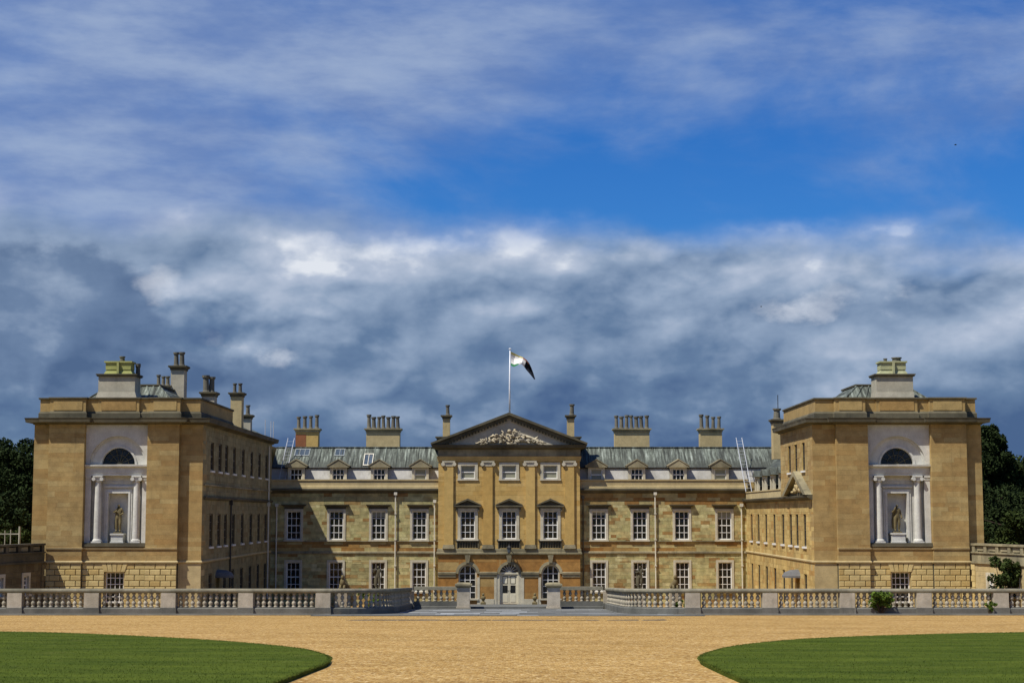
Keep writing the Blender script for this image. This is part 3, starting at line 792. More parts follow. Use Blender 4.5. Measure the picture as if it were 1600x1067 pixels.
# pilasters
for x in (-4.68, -1.64, 1.64, 4.68):
    p_ = MB().box(x - .36, x + .36, YF - .14, YF + .05, 4.66, 10.70).build('pilaster', FRONT, house)
    q = MB(); q.box(x - .46, x + .46, YF - .22, YF + .05, 4.362, 4.52); q.box(x - .42, x + .42, YF - .18, YF + .05, 4.522, 4.658); sub('base', q.mesh('base', TRIM), p_)
    q = MB(); q.box(x - .50, x + .50, YF - .24, YF + .05, 11.0, 11.096); q.box(x - .34, x + .34, YF - .17, YF + .05, 10.702, 10.998)
    for sx in (-1, 1):
        n = 12; q.loft([[(x + sx * .44 + .15 * math.cos(2 * math.pi * i / n), yy_, 10.85 + .15 * math.sin(2 * math.pi * i / n)) for i in range(n)] for yy_ in (YF - .27, YF - .05)])
    sub('capital', q.mesh('capital', PALE), p_)
for x in FX:
    put_window(W_STATE, house, (x, YF, 5.09)); put_window(W_MEZZ, house, (x, YF, 9.72))
    a = MB().box(x - .78, x + .78, YF + .10, YF + .16, 4.40, 4.97)
    for k in range(7): a.lathe([(.05, 0), (.03, .08), (.075, .22), (.035, .42), (.05, .5)], x - .6 + .2 * k, YF + .04, 4.42, 8)
    a.box(x - .86, x - .78, YF - .07, YF + .1, 4.40, 4.97); a.box(x + .78, x + .86, YF - .07, YF + .1, 4.40, 4.97); a.box(x - .95, x + .95, YF - .13, YF + .1, 4.972, 5.06)
    a.build('apron', DARKTRIM, house)
# arches of the ground floor
for x in FX:
    hw = .70 if x else .72; fill = .70 if x else .95
    ap = MB(); ap.arch_panel(x - fill, x + fill, 2.45, 3.55, x, .70 if x else .72, YF + .003, .3)
    if not x:
        for j0 in (-.95, .72): MB().box(j0, j0 + .23, YF + .003, YF + .3, -.1, 2.448).build('door_jamb', PALE, house)
    po = ap.build('arch_wall', RUST, house)
    q = MB().ring(x, 2.45, .71, .93, YF - .07, YF + .02); q.box(x - .14, x + .14, YF - .16, YF + .02, 3.20, 3.87)
    q.frustum(x - .12, x + .12, YF - .2, YF, 3.3, x - .22, x + .22, YF - .26, YF, 3.86)
    sub('archivolt', q.mesh('archivolt', TRIM), po)
    if x:
        w = MB(); w.box(x - .70, x - .58, YF + .1, YF + .28, .55, 2.45); w.box(x + .58, x + .70, YF + .1, YF + .28, .55, 2.45); w.ring(x, 2.45, .58, .70, YF + .1, YF + .28); w.box(x - .85, x + .85, YF - .1, YF + .28, .43, .548)
        o = w.build('window', PALE, house)
        s = MB()
        for k in (-.2, .2): s.box(x + k - .025, x + k + .025, YF + .2, YF + .26, .55, 2.95)
        for k in (1.0, 1.48, 1.96, 2.44): s.box(x - .58, x + .58, YF + .205, YF + .255, k - .025, k + .025)
        sub('sash', s.mesh('sash', SASHW), o)
        gl = MB().box(x - .6, x + .6, YF + .25, YF + .27, .55, 2.46); gl.prism([(x - .62 * math.cos(math.pi * i / 16), 2.46 + .62 * math.sin(math.pi * i / 16)) for i in range(17)], YF + .25, YF + .27)
        sub('pane', gl.mesh('pane', GLASS), o)
for a, c_ in ((-5.49, -4.1), (-2.3, -.93), (.93, 2.3), (4.1, 5.49)):
    MB().sweep([(-.05, 2.18), (.05, 2.18), (.05, 2.34), (.11, 2.40), (.13, 2.56), (-.05, 2.60)], [(a, YF), (c_, YF)]).build('impost_band', TRIM, house)
for a in (-2.46, -1.15, .95, 2.26):                  # pale strips beside the rusty panels
    MB().box(a, a + .2, YF - .03, YF + .02, -.05, 2.17).build('panel_strip', PALE, house)
for a, c_ in ((-2.25, -1.16), (1.16, 2.25)): MB().box(a, c_, YF - .06, YF + .02, -.05, .52).build('plinth_block', PALE, house)
# door
dl = MB()
dl.box(-.72, -.60, YF + .12, YF + .28, .12, 2.45); dl.box(.60, .72, YF + .12, YF + .28, .12, 2.45); dl.box(-.72, .72, YF + .08, YF + .28, 2.40, 2.55)
door = dl.build('entrance_door', FRAMEC, house)
for sx in (-1, 1):
    x0, x1 = sorted((sx * .01, sx * .595)); q = MB()
    q.box(x0, x1, YF + .18, YF + .24, .14, .95); q.box(x0, x0 + .09, YF + .18, YF + .24, .952, 2.38); q.box(x1 - .09, x1, YF + .18, YF + .24, .952, 2.38); q.box(x0 + .09, x1 - .09, YF + .18, YF + .24, 2.28, 2.38); q.box(x0 + .09, x1 - .09, YF + .182, YF + .24, 1.55, 1.63)
    q.box(x0 + .1, x1 - .1, YF + .165, YF + .18, .26, .84)
    sub('door_leaf', q.mesh('door_leaf', FRAMEC), door)
    sub('pane', MB().box(x0 + .05, x1 - .05, YF + .2, YF + .22, .95, 2.3).mesh('pane', GLASS), door)
    sub('notice', MB().box(x0 + .14, x1 - .14, YF + .19, YF + .198, 1.7, 2.22).mesh('notice', PAPER), door)
    sub('handle', MB().ball((sx * .07, YF + .16, 1.15), (.03, .04, .03), 8, 5).mesh('handle', IRON), door)
fl = MB().prism([(-.74 * math.cos(math.pi * i / 16), 2.55 + .68 * math.sin(math.pi * i / 16)) for i in range(17)], YF + .2, YF + .24); sub('fanlight', fl.mesh('fanlight', GLASS), door)
fb = MB()
for i in range(1, 8):
    a = math.pi * i / 8; fb.tube([(0, YF + .18, 2.55), (-.68 * math.cos(a), YF + .18, 2.55 + .66 * math.sin(a))], .02, 5)
sub('fanlight_bar', fb.mesh('fanlight_bar', SASHW), door)
for x in (-4.94, 4.84):
    bk = MB().box(x - .75, x + .75, 130.6, 131.8, 12.3, 12.95); bk.box(x - .85, x + .85, 130.5, 131.9, 12.952, 13.06); bk.build('stack_base', DARKTRIM, house)
    chimney(house, x - .28, x + .28, 130.85, 131.45, 13.06, 14.75, 15.6, [(x + .1, 131.15)], PLAIN, cap=DARKTRIM, pr=.16)

# ------------------------------------------------------------------ wings
ZC = 12.40
INY = (104.15, 106.95, 109.4, 112.5, 116.2, 120.0, 123.7, 127.2)


def statue_mesh(name, H, pose, mat):
    vs = [(0, 0, .52, .085), (.012, 0, .61, .075), (.0, -.005, .73, .095), (0, 0, .81, .04), (0, -.008, .865, .045), (.004, -.014, .945, .055),
          (.10, 0, .785, .045), (.15, .01, .645, .036), (.10, -.09, .60, .026), (.06, -.12, .60, .03),
          (-.10, 0, .785, .045), (-.16, -.01, .66, .036), (-.07, -.10, .70, .026), (-.03, -.12, .71, .03),
          (.05, 0, .48, .07), (.065, -.045, .28, .05), (.06, -.01, .06, .034), (.07, -.075, .025, .03),
          (-.05, 0, .48, .075), (-.06, .0, .27, .06), (-.06, .015, .06, .045), (-.075, -.05, .025, .032),
          (-.07, .085, .60, .06), (-.10, .09, .35, .065), (-.10, .08, .10, .06)]
    ed = [(0, 1), (1, 2), (2, 3), (3, 4), (4, 5), (2, 6), (6, 7), (7, 8), (8, 9), (2, 10), (10, 11), (11, 12), (12, 13), (0, 14), (14, 15), (15, 16), (16, 17), (0, 18), (18, 19), (19, 20), (20, 21), (10, 22), (22, 23), (23, 24)]
    if pose == 1: vs[8] = (.15, -.06, .50, .028); vs[9] = (.16, -.08, .46, .032); vs[11] = (-.17, .0, .655, .036); vs[12] = (-.12, -.08, .78, .026); vs[13] = (-.08, -.08, .86, .03); vs[5] = (.02, -.012, .945, .055)
    me = bpy.data.meshes.new(name); me.from_pydata([(x * H, y * H, z * H) for x, y, z, r in vs], ed, []); me.materials.append(mat)
    return me, [r * H for *_, r in vs]


def statue(name, label, loc, H, pose, ped, mat=STATUE, rz=0.0, group=None):
    """ped: (half width, height, material)"""
    t = thing(name, label, 'statue', loc, group)
    hw, ph, pm = ped
    q = MB().box(-hw, hw, -hw, hw, .001, ph - .10); q.box(-hw - .05, hw + .05, -hw - .05, hw + .05, ph - .098, ph); q.box(-hw - .04, hw + .04, -hw - .04, hw + .04, 0, .08)
    o = link('pedestal', q.mesh('pedestal', pm)); o.parent = t
    me, rad = statue_mesh('figure', H - .08, pose, mat)
    f = bpy.data.objects.new('figure', me); COL.objects.link(f); f.parent = t; f.location = (0, 0, ph + .07); f.rotation_euler.z = rz
    sk = f.modifiers.new('Skin', 'SKIN'); f.modifiers.new('Sub', 'SUBSURF').render_levels = 2
    for i, r in enumerate(rad): me.skin_vertices[0].data[i].radius = (r, r)
    me.skin_vertices[0].data[0].use_root = True
    b_ = MB().box(-.26, .26, -.24, .24, ph + .001, ph + .08); o = link('plinth', b_.mesh('plinth', mat)); o.parent = t
    return t


def wing(s):
    side = 'left' if s < 0 else 'right'
    lab = ('tall ochre house wing on the left with its long inner side in shadow' if s < 0 else
           'tall ochre house wing on the right, its inner side sunlit with a small gable carving')
    w = thing('house_wing', lab, 'house wing', (s * 23.4, 106, g(106)), 'wings of the house')
    OFF = .20 if s < 0 else .13
    T = lambda a, y, z: (s * (a + OFF), y, z)
    F = lambda Y: (lambda u, d, z: (s * (u + OFF), Y + d, z))
    inner = lambda u, d, z: (s * (18.3 + OFF + d), u, z)
    outer = lambda u, d, z: (s * (28.55 + OFF - d), u, z)
    full = s < 0
    cb = MB(T); cb.box(18.75, 28.2, 102.2, 113, 0, 12.9); cb.box(18.75, 28.2, 113, 140, -.2, 12.4 if full else 8.1); cb.build('wall', SIDE, w)
    # corner strips and projecting bays
    YP, YS, YN = 100.6, 101.0, 100.8
    for a, c_, Y in ((18.3, 19.68, YS), (27.55, 28.55, YS), (19.68, 21.6, YP), (25.4, 27.55, YP)):
        stones(F(Y), a, c_, 4.22, ZC, .30, .95, (), depth=1.7 if Y == YP else 1.3, gap=.004, jit=.002, seed=int(a * 10)).build('ashlar', ASH, w, kind='stuff')
    stones(F(YN), 21.6, 25.4, 4.22, 5.06, .28, 1.0, (), depth=1.0, gap=.004, jit=.002, seed=5).build('ashlar', ASH, w, kind='stuff')
    for a, c_ in ((18.3, 19.68), (27.55, 28.55)):
        stones(F(YS), a, c_, .9, 4.07, .8, 1.5, (), depth=1.2, gap=.004, jit=.001, seed=3).build('plinth', PLAIN, w)
    # rusticated base, stone by stone
    rb = MB(T); rb.box(19.70, 21.6, YP + .06, 102.2, .8, 4.07); rb.box(25.4, 27.53, YP + .06, 102.2, .8, 4.07)
    rb.box(21.6, 22.85, YN + .06, 102.2, .8, 4.07); rb.box(24.05, 25.4, YN + .06, 102.2, .8, 4.07); rb.box(22.85, 24.05, YN + .06, 102.2, 3.56, 4.07); rb.box(22.85, 24.05, YN + .5, 102.2, .8, 3.56)
    rb = rb.build('rusticated_base', DARKTRIM, w)
    rh = .345; rows = 8
    for (a, c_, Y) in ((19.68, 21.6, YP), (21.6, 22.85, YN), (24.05, 25.4, YN), (25.4, 27.55, YP)):
        L = .64
        for r in range(rows):
            z1 = 4.06 - r * rh; z0 = z1 - rh; q = a; first = True
            while q < c_ - .01:
                e = q + (L * .5 if first and r % 2 else L); first = False
                if c_ - e < .2: e = c_
                link('stone_block', BLOCK, rb, (s * ((q + e) / 2 + OFF), Y + .062, (z0 + z1) / 2), 0, (e - q - .035, .065, rh - .035)); q = e
    for k in range(5):                              # flat arch over the basement window
        c0 = 23.45 + (k - 2) * .25; d0 = (k - 2) * .07
        v = MB(T); v.prism([(c0 - .115, 3.57), (c0 + .115, 3.57), (c0 + .135 + d0, 4.05), (c0 - .135 + d0, 4.05)], YN - .03, YN + .08); v.build('stone_block', BASE, rb)
    put_window(W_BASE, w, (s * (23.45 + OFF), YN + .1, 1.70))
    # white panel with its great arch
    c0 = 23.45; YL = YN; YN = 101.0
    pn = MB(T); pn.arch_panel(21.6, 25.4, 10.0, ZC, c0, 1.70, YN, .2, 28); pn.box(21.6, 25.4, YN + .96, 102.2, 5.06, ZC)
    panel = pn.build('arched_panel', WHITE, w)
    q = MB(T); q.arch_panel(21.7, 25.3, 10.0, 11.9, c0, .99, YN + .2, .3, 24); q.ring(c0, 10.0, 1.0, 1.12, YN + .15, YN + .22, 24); q.ring(c0, 10.0, 1.58, 1.695, YN + .13, YN + .21, 24); sub('arch_ring', q.mesh('arch_ring', WHITE), panel)
    q = MB(T); q.prism([(c0 - 1.0 * math.cos(math.pi * i / 20), 10.0 + 1.0 * math.sin(math.pi * i / 20)) for i in range(21)], YN + .45, YN + .5); sub('lunette_pane', q.mesh('pane', GLASS), panel)
    q = MB(T)
    for i in range(1, 7):
        a = math.pi * i / 7; q.tube([(c0, YN + .42, 10.02), (c0 - .98 * math.cos(a), YN + .42, 10.02 + .96 * math.sin(a))], .018, 5)
    q.ring(c0, 10.0, .55, .585, YN + .40, YN + .43, 14); q.ring(c0, 10.0, 0.0, .16, YN + .38, YN + .43, 10); sub('lunette_bar', q.mesh('lunette_bar', DARKTRIM), panel)
    q = MB(T); q.sweep([(-.3, 9.32), (-.02, 9.32), (-.02, 9.46), (.0, 9.47), (.0, 9.78), (.06, 9.80), (.17, 9.88), (.18, 9.97), (-.3, 9.998)], [(21.6, YN), (25.4, YN)]); q.box(21.6, 25.4, YN + .28, YN + .95, 9.32, 9.99); sub('entablature', q.mesh('entablature', WHITE), panel)
    # back wall of the recess with a framed niche
    q = MB(T); yb = YN + .45
    q.box(21.6, c0 - .60, yb, 101.97, 5.28, 9.32); q.box(c0 + .60, 25.4, yb, 101.97, 5.28, 9.32); q.box(c0 - .60, c0 + .60, yb, 101.97, 8.26, 9.32); q.box(c0 - .6, c0 + .6, 101.9, 101.97, 5.28, 8.26)
    for k, (e0, e1, pz) in enumerate(((.60, .72, .10), (.72, .84, .06))):
        q.box(c0 - e1, c0 - e0, yb - pz, yb + .01, 5.28, 8.26 + e1 - .6); q.box(c0 + e0, c0 + e1, yb - pz, yb + .01, 5.28, 8.26 + e1 - .6); q.box(c0 - e0, c0 + e0, yb - pz, yb + .01, 8.26 + e0 - .6, 8.26 + e1 - .6)
    q.box(c0 - .9, c0 + .9, yb - .14, yb + .01, 8.60, 8.70); q.box(21.6, 25.4, yb - .05, yb + .01, 8.86, 8.95)
    sub('niche', q.mesh('niche', WHITE), panel)
    for a in (c0 - 1.17, c0 + 1.17):
        col = MB(T); yc = YN + .12
        col.box(a - .30, a + .30, yc - .30, yc + .30, 5.282, 5.37)
        col.lathe([(.29, .09), (.29, .16), (.25, .20), (.225, .24), (.222, 1.4), (.205, 2.6), (.185, 3.62), (.21, 3.66)], a, yc, 5.28, 16)
        col = col.build('column', WHITE, w, smooth=False)
        q = MB(T); q.box(a - .29, a + .29, yc - .27, yc + .24, 9.23, 9.318); q.box(a - .22, a + .22, yc - .2, yc + .2, 9.0, 9.228)
        for k in (-1, 1):
            n = 10; q.loft([[(a + k * .24 + .115 * math.cos(2 * math.pi * i / n), y_, 9.11 + .115 * math.sin(2 * math.pi * i / n)) for i in range(n)] for y_ in (yc - .28, yc + .22)])
        q.lathe([(.19, 0), (.21, .05)], a, yc, 8.93, 14)
        sub('capital', q.mesh('capital', WHITE), col)
    for a in (21.78, 25.22):
        pl = MB(T).box(a - .17, a + .17, YN + .06, yb, 5.28, 9.05).build('pilaster', WHITE, w)
        q = MB(T).box(a - .175, a + .175, YN + .03, yb, 9.052, 9.1); q.box(a - .178, a + .178, YN + .01, yb, 9.2, 9.315); q.box(a - .17, a + .17, YN + .06, yb, 9.1, 9.2); sub('capital', q.mesh('capital', WHITE), pl)
    YN = YL
    led = MB(T).box(21.6, 25.4, YN - .10, 101.9, 5.064, 5.20); led.box(21.6, 25.4, YN - .02, 101.9, 5.202, 5.278); led.build('ledge', DARKTRIM, w)
    # mouldings carried round the walls
    out = [(18.3, 130), (18.3, YS), (19.68, YS), (19.68, YP), (21.6, YP), (21.6, YN), (25.4, YN), (25.4, YP), (27.55, YP), (27.55, YS), (28.55, YS), (28.55, 113)]
    MB(T).sweep([(-.2, 4.07), (.05, 4.07), (.07, 4.10), (.07, 4.18), (.02, 4.22), (-.2, 4.22)], out).build('string_course', PLAIN, w)
    MB(T).sweep([(-.2, 4.90), (.05, 4.90), (.07, 4.99), (-.2, 5.02)], out[3:9]).build('sill_course', PLAIN, w)
    cpath = [(18.3, 130.4 if full else 113.4), (18.3, YS), (19.62, YS), (19.62, YP), (21.55, YP), (21.55, YP + .36), (25.45, YP + .36), (25.45, YP), (27.6, YP), (27.6, YS), (28.55, YS), (28.55, 113)]
    MB(T).sweep([(-1.6 if 0 else -.42, ZC - .01), (.06, ZC - .01), (.10, ZC + .06), (.38, ZC + .10), (.44, ZC + .12), (.46, ZC + .26), (.50, ZC + .38), (-.42, ZC + .45)], cpath).build('cornice', DARKTRIM, w)
    MB(T).box(18.6, 28.2, YS + .1, 102.3, ZC + .002, ZC + .3).build('wall_head', ASH, w)
    ppath = [(18.55, 113), (18.55, YS + .2), (19.68, YS + .2), (19.68, YP + .1), (21.5, YP + .1), (21.5, YP + .4), (22.2, YP + .4), (22.2, YP + .27), (24.7, YP + .27), (24.7, YP + .4), (25.4, YP + .4), (25.4, YP + .1), (27.55, YP + .1), (27.55, YS + .2), (28.3, YS + .2), (28.3, 113)]
    MB(T).sweep([(-.45, ZC + .40), (.08, ZC + .40), (.08, ZC + .68), (.0, ZC + .80), (-.45, ZC + .80)], ppath).build('parapet_base', DARKTRIM, w)
    MB(T).sweep([(-.40, ZC + .80), (0, ZC + .80), (0, ZC + 1.52), (-.40, ZC + 1.52)], ppath).build('parapet', ASH, w)
    MB(T).sweep([(-.46, ZC + 1.52), (.06, ZC + 1.52), (.09, ZC + 1.56), (.09, ZC + 1.64), (-.46, ZC + 1.68)], ppath).build('coping', DARKTRIM, w)
    for a0, a1, yq in ((19.9, 21.3, YP + .1), (22.4, 24.5, YP + .27), (25.6, 27.35, YP + .1)):
        q = MB(T); q.box(a0, a1, yq - .03, yq + .05, ZC + .86, ZC + 1.46); q.build('parapet_panel', ASH, w)
    # inner wall
    oc = [(y - .525, y + .525, z, z + h) for y in INY for z, h in ((1.05, 2.25), (5.0, 2.0))] + [(y - .525, y + .525, 9.70, 11.45) for y in (INY if full else INY[:3])]
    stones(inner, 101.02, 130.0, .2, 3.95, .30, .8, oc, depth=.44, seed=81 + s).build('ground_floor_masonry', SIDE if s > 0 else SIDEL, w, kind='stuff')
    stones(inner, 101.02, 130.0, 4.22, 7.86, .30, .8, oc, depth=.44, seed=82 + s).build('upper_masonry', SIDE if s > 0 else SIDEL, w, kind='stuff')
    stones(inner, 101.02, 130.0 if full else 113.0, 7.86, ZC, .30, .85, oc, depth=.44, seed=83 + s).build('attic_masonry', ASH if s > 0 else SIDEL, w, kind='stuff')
    MB(T).box(18.3, 18.7, 101.02, 130, 3.95, 4.075).build('belt', SIDE if s > 0 else SIDEL, w)
    stones(outer, 101.02, 113.0, .9, ZC, .30, .9, (), depth=.4, seed=84).build('outer_masonry', ASH, w, kind='stuff')
    rz = math.pi / 2 if s < 0 else -math.pi / 2
    for i, y in enumerate(INY):
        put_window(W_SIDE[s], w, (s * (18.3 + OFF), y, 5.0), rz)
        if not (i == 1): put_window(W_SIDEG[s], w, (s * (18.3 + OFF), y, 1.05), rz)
        else:
            dw = MB(T).box(18.55, 18.62, y - .5, y + .5, 1.05, 3.28).build('side_door', IRON, w)
            cn = MB(T)
            cn.loft([[(18.3 - 1.0 * c2 * math.sin(math.pi * i2 / 12), y - .95 * c2 * math.cos(math.pi * i2 / 12), 3.0 + zz) for i2 in range(13)] for c2, zz in ((1, 0), (1, .12), (.85, .32), (.5, .46), (.05, .5))])
            cn.build('door_canopy', SLATE, w)
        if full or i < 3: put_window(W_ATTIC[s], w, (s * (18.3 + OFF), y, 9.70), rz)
    if full:
        MB(T).sweep([(-.05, 7.86), (.10, 7.90), (.16, 8.0), (.16, 8.06), (-.05, 8.1)], [(18.3, 130), (18.3, 101.4)]).build('string_course', DARKTRIM, w)
        MB(T).sweep([(-.05, 8.70), (.08, 8.72), (.10, 8.82), (-.05, 8.86)], [(18.3, 130), (18.3, 101.4)]).build('string_course', TRIM, w)
        for y, mt in ((127.9, PIPE), (112.0 - 1.1, IRON)):
            q = MB(T).tube([(18.2, y, .6), (18.2, y, 12.2 if mt is PIPE else 8.0)], .06, 8); q.box(18.08, 18.3, y - .12, y + .12, 7.6, 7.9); q.build('drainpipe', mt, w)
        r = MB(T); r.add([(18.4, 113.3, 12.86), (18.4, 130.6, 12.86), (20.6, 130.6, 13.9), (20.6, 113.3, 13.9), (28.2, 113.3, 13.2), (28.2, 130.6, 13.2)], [(0, 1, 2, 3), (3, 2, 5, 4)]); r.build('range_roof', LEAD, w)
    else:
        cp = [(18.3, 130), (18.3, 101.2)]
        MB(T).sweep([(-.05, 7.86), (.06, 7.86), (.12, 7.94), (.30, 8.0), (.34, 8.12), (-.05, 8.18)], cp).build('link_cornice', DARKTRIM, w)
        MB(T).sweep([(-.5, 8.16), (.02, 8.16), (.02, 8.62), (.07, 8.64), (.07, 8.72), (-.5, 8.74)], [(18.3, 130), (18.3, 113.0)]).build('link_parapet', PLAIN, w)
        r = MB(T); r.add([(18.8, 113, 8.3), (18.8, 130, 8.3), (19.4, 130, 9.9), (19.4, 113, 9.9)], [(0, 1, 2, 3)]); r.add([(19.3, 113, 9.95), (19.3, 130.9, 9.95), (21.6, 133, 11.9), (21.6, 113, 11.9), (28, 113, 11.9), (28, 133, 11.9)], [(0, 1, 2, 3), (3, 2, 5, 4)]); r.build('link_roof', LEAD, w)
        for y in (115.6, 119.4, 123.2, 127.0):
            d = MB(T); d.box(18.66, 18.84, y - .72, y - .48, 8.5, 9.8); d.box(18.66, 18.84, y + .48, y + .72, 8.5, 9.8); d.box(18.66, 18.84, y - .48, y + .48, 9.62, 9.8)
            dm = d.build('dormer', PALE, w)
            sub('pane', MB(T).box(18.80, 18.83, y - .48, y + .48, 8.5, 9.62).mesh('pane', GLASS), dm)
            q = MB(T); q.box(18.845, 19.9, y - .72, y + .72, 9.1, 9.8); q.loft([[(18.5, y - .95, 9.81), (18.5, y + .95, 9.81), (18.5, y, 10.3)], [(20.4, y - .95, 9.81), (20.4, y + .95, 9.81), (20.4, y, 10.3)]]); sub('dormer_roof', q.mesh('dormer_roof', LEAD), dm)
        # gable over the link cornice
        gy0, gy1, gc, ax = 101.3, 110.3, 105.6, 18.02
        gb = MB(T)
        gb.loft([[(ax + .2, gy0 + .5, 8.18), (ax + .2, gy1 - .5, 8.18), (ax + .2, gc, 9.42)], [(18.3, gy0 + .5, 8.18), (18.3, gy1 - .5, 8.18), (18.3, gc, 9.42)]])
        gb = gb.build('side_gable', SHADEDARK, w)
        q = MB(T)
        for ye in (gy0, gy1):
            sg = 1 if ye > gc else -1
            q.loft([[(ax - .15, ye, 8.18), (ax - .15, ye - sg * .85, 8.182), (ax - .15, gc, 9.40), (ax - .15, gc, 9.70)], [(18.3, ye, 8.18), (18.3, ye - sg * .85, 8.182), (18.3, gc, 9.40), (18.3, gc, 9.70)]])
        sub('raking_cornice', q.mesh('raking_cornice', TRIM), gb)
        q = MB(T)
        for (dy, dz, r1, r2) in ((0, .45, .5, .3), (.1, .8, .3, .22), (-.9, .3, .5, .2), (1.0, .3, .55, .2), (-.5, .55, .3, .2), (.6, .55, .3, .2), (1.9, .2, .5, .1), (-1.8, .2, .5, .1)): q.ball((ax + .16, gc + dy, 8.2 + dz), (.16, r1, r2), 8, 6)
        sub('relief_carving', q.mesh('relief_carving', PLAIN, True), gb)
        pass
    # pavilion roof and its great stack
    hr = MB(T).frustum(19.6, 27.3, 101.9, 112.6, 13.0, 21.9, 25.0, 105.0, 109.5, 15.05); hr.build('hipped_roof', LEAD, w)
    MB(T).box(21.8, 25.1, 104.9, 109.6, 15.06, 15.16).build('roof_flat', DARKTRIM, w)
    rl_ = MB(T)
    for i in range(9):
        t = i / 8; rl_.tube([(19.6 + 7.7 * t, 101.9, 13.03), (21.9 + 3.1 * t, 105.0, 15.08)], .045, 5)
    rl_.build('lead_roll', LEAD, w)
    k0, k1 = 22.5, 24.75
    if s < 0: k0, k1 = 22.75, 25.0
    st = MB(T); st.box(k0, k1, 102.0, 103.5, 13.2, 15.42); fl_ = .26 if s < 0 else .06; st.frustum(k0 - fl_, k1 + fl_, 101.85, 103.7, 13.7, k0 - .02, k1 + .02, 101.98, 103.52, 14.45)
    st = st.build('great_stack', GREYST, w)
    q = MB(T); q.box(k0 - .10, k1 + .10, 101.9, 103.6, 15.42, 15.50); q.box(k0 - .14, k1 + .14, 101.86, 103.64, 15.502, 15.57); sub('cap', q.mesh('cap', DARKTRIM), st)
    q = MB(T); q.frustum(k0 + .2, k1 - .25, 102.2, 103.3, 15.57, k0 + .38, k1 - .42, 102.3, 103.2, 15.85); q.box(k0 + .34, k1 - .36, 102.25, 103.25, 15.852, 16.28); q.box(k0 + .26, k1 - .28, 102.18, 103.32, 16.282, 16.38)
    q.box((k0 + k1) / 2 - .08, (k0 + k1) / 2 + .05, 102.1, 102.3, 15.6, 16.35); sub('lichened_top', q.mesh('lichened_top', LICHEN if s < 0 else LICHENR), st)
    q = MB(T)
    for a, r_, h_ in (((k0 + 1.0, .17, .35), (k0 + .1, .15, .9)) if s < 0 else ((k0 + .75, .12, .22), (k0 + 1.45, .3, .28))): q.lathe([(r_, 0), (r_ * .85, h_ * .7), (r_ * 1.1, h_ * .8), (r_ * 1.1, h_), (r_ * .7, h_)], a, 102.8 if a > k0 + .5 else 103.2, 16.37 if a > k0 + .5 else 15.4, 10)
    sub('chimney_pot', q.mesh('chimney_pot', POT), st)
    if s < 0:
        chimney(w, -23.45, -22.4, 109.6, 110.4, 14.0, 15.44, 16.15, [(-23.2, 110), (-22.9, 110), (-22.6, 110)], DARKTRIM)
        chimney(w, -22.3, -21.42, 109.5, 110.5, 13.0, 16.75, 17.7, [(-22.05, 110), (-21.68, 110)], GREYST, pr=.17)
        o = chimney(w, -20.98, -20.12, 113.5, 114.6, 13.0, 15.3, 16.45, [(-20.75, 113.9), (-20.42, 114.1)], GREYST, pr=.2)
        chimney(w, -20.02, -19.22, 119.5, 120.5, 12.9, 15.7, 16.5, [(-19.82, 120), (-19.42, 120)], PLAIN, pr=.14)
        chimney(w, -19.9, -19.35, 124.5, 125.3, 12.9, 14.4, 15.2, [(-19.62, 124.9)], GREYST, pr=.17)
        for x, y in ((-18.7, 127.6), (-18.55, 129.6), (-18.4, 129.9)): MB().tube([(x, y, 12.8), (x, y, 14.2)], .03, 5).build('roof_post', ALU, w)
    else:
        chimney(w, 19.3, 20.0, 121.5, 122.5, 11.0, 13.9, 14.8, [(19.65, 122)], PLAIN, pr=.25)
        MB().tube([(19.75, 122, 14.7), (19.75, 122, 15.7)], .03, 5).build('aerial', IRON, w)
        MB().box(14.9, 18.9, 137.5, 138.2, 12.2, 13.0).build('brick_wall_stub', BRICK, w) if 0 else None
    return w


wing(-1); wing(1)
st = statue('niche_statue', 'dark stone figure on a white pedestal in the niche of the left wing', (-23.65, 101.55, 5.279), 1.86, 0, (.36, .56, WHITE), group='niche statues')
st2 = statue('niche_statue', 'draped stone figure on a white pedestal in the niche of the right wing', (23.58, 101.55, 5.279), 1.80, 1, (.40, .60, WHITE), rz=.25, group='niche statues')

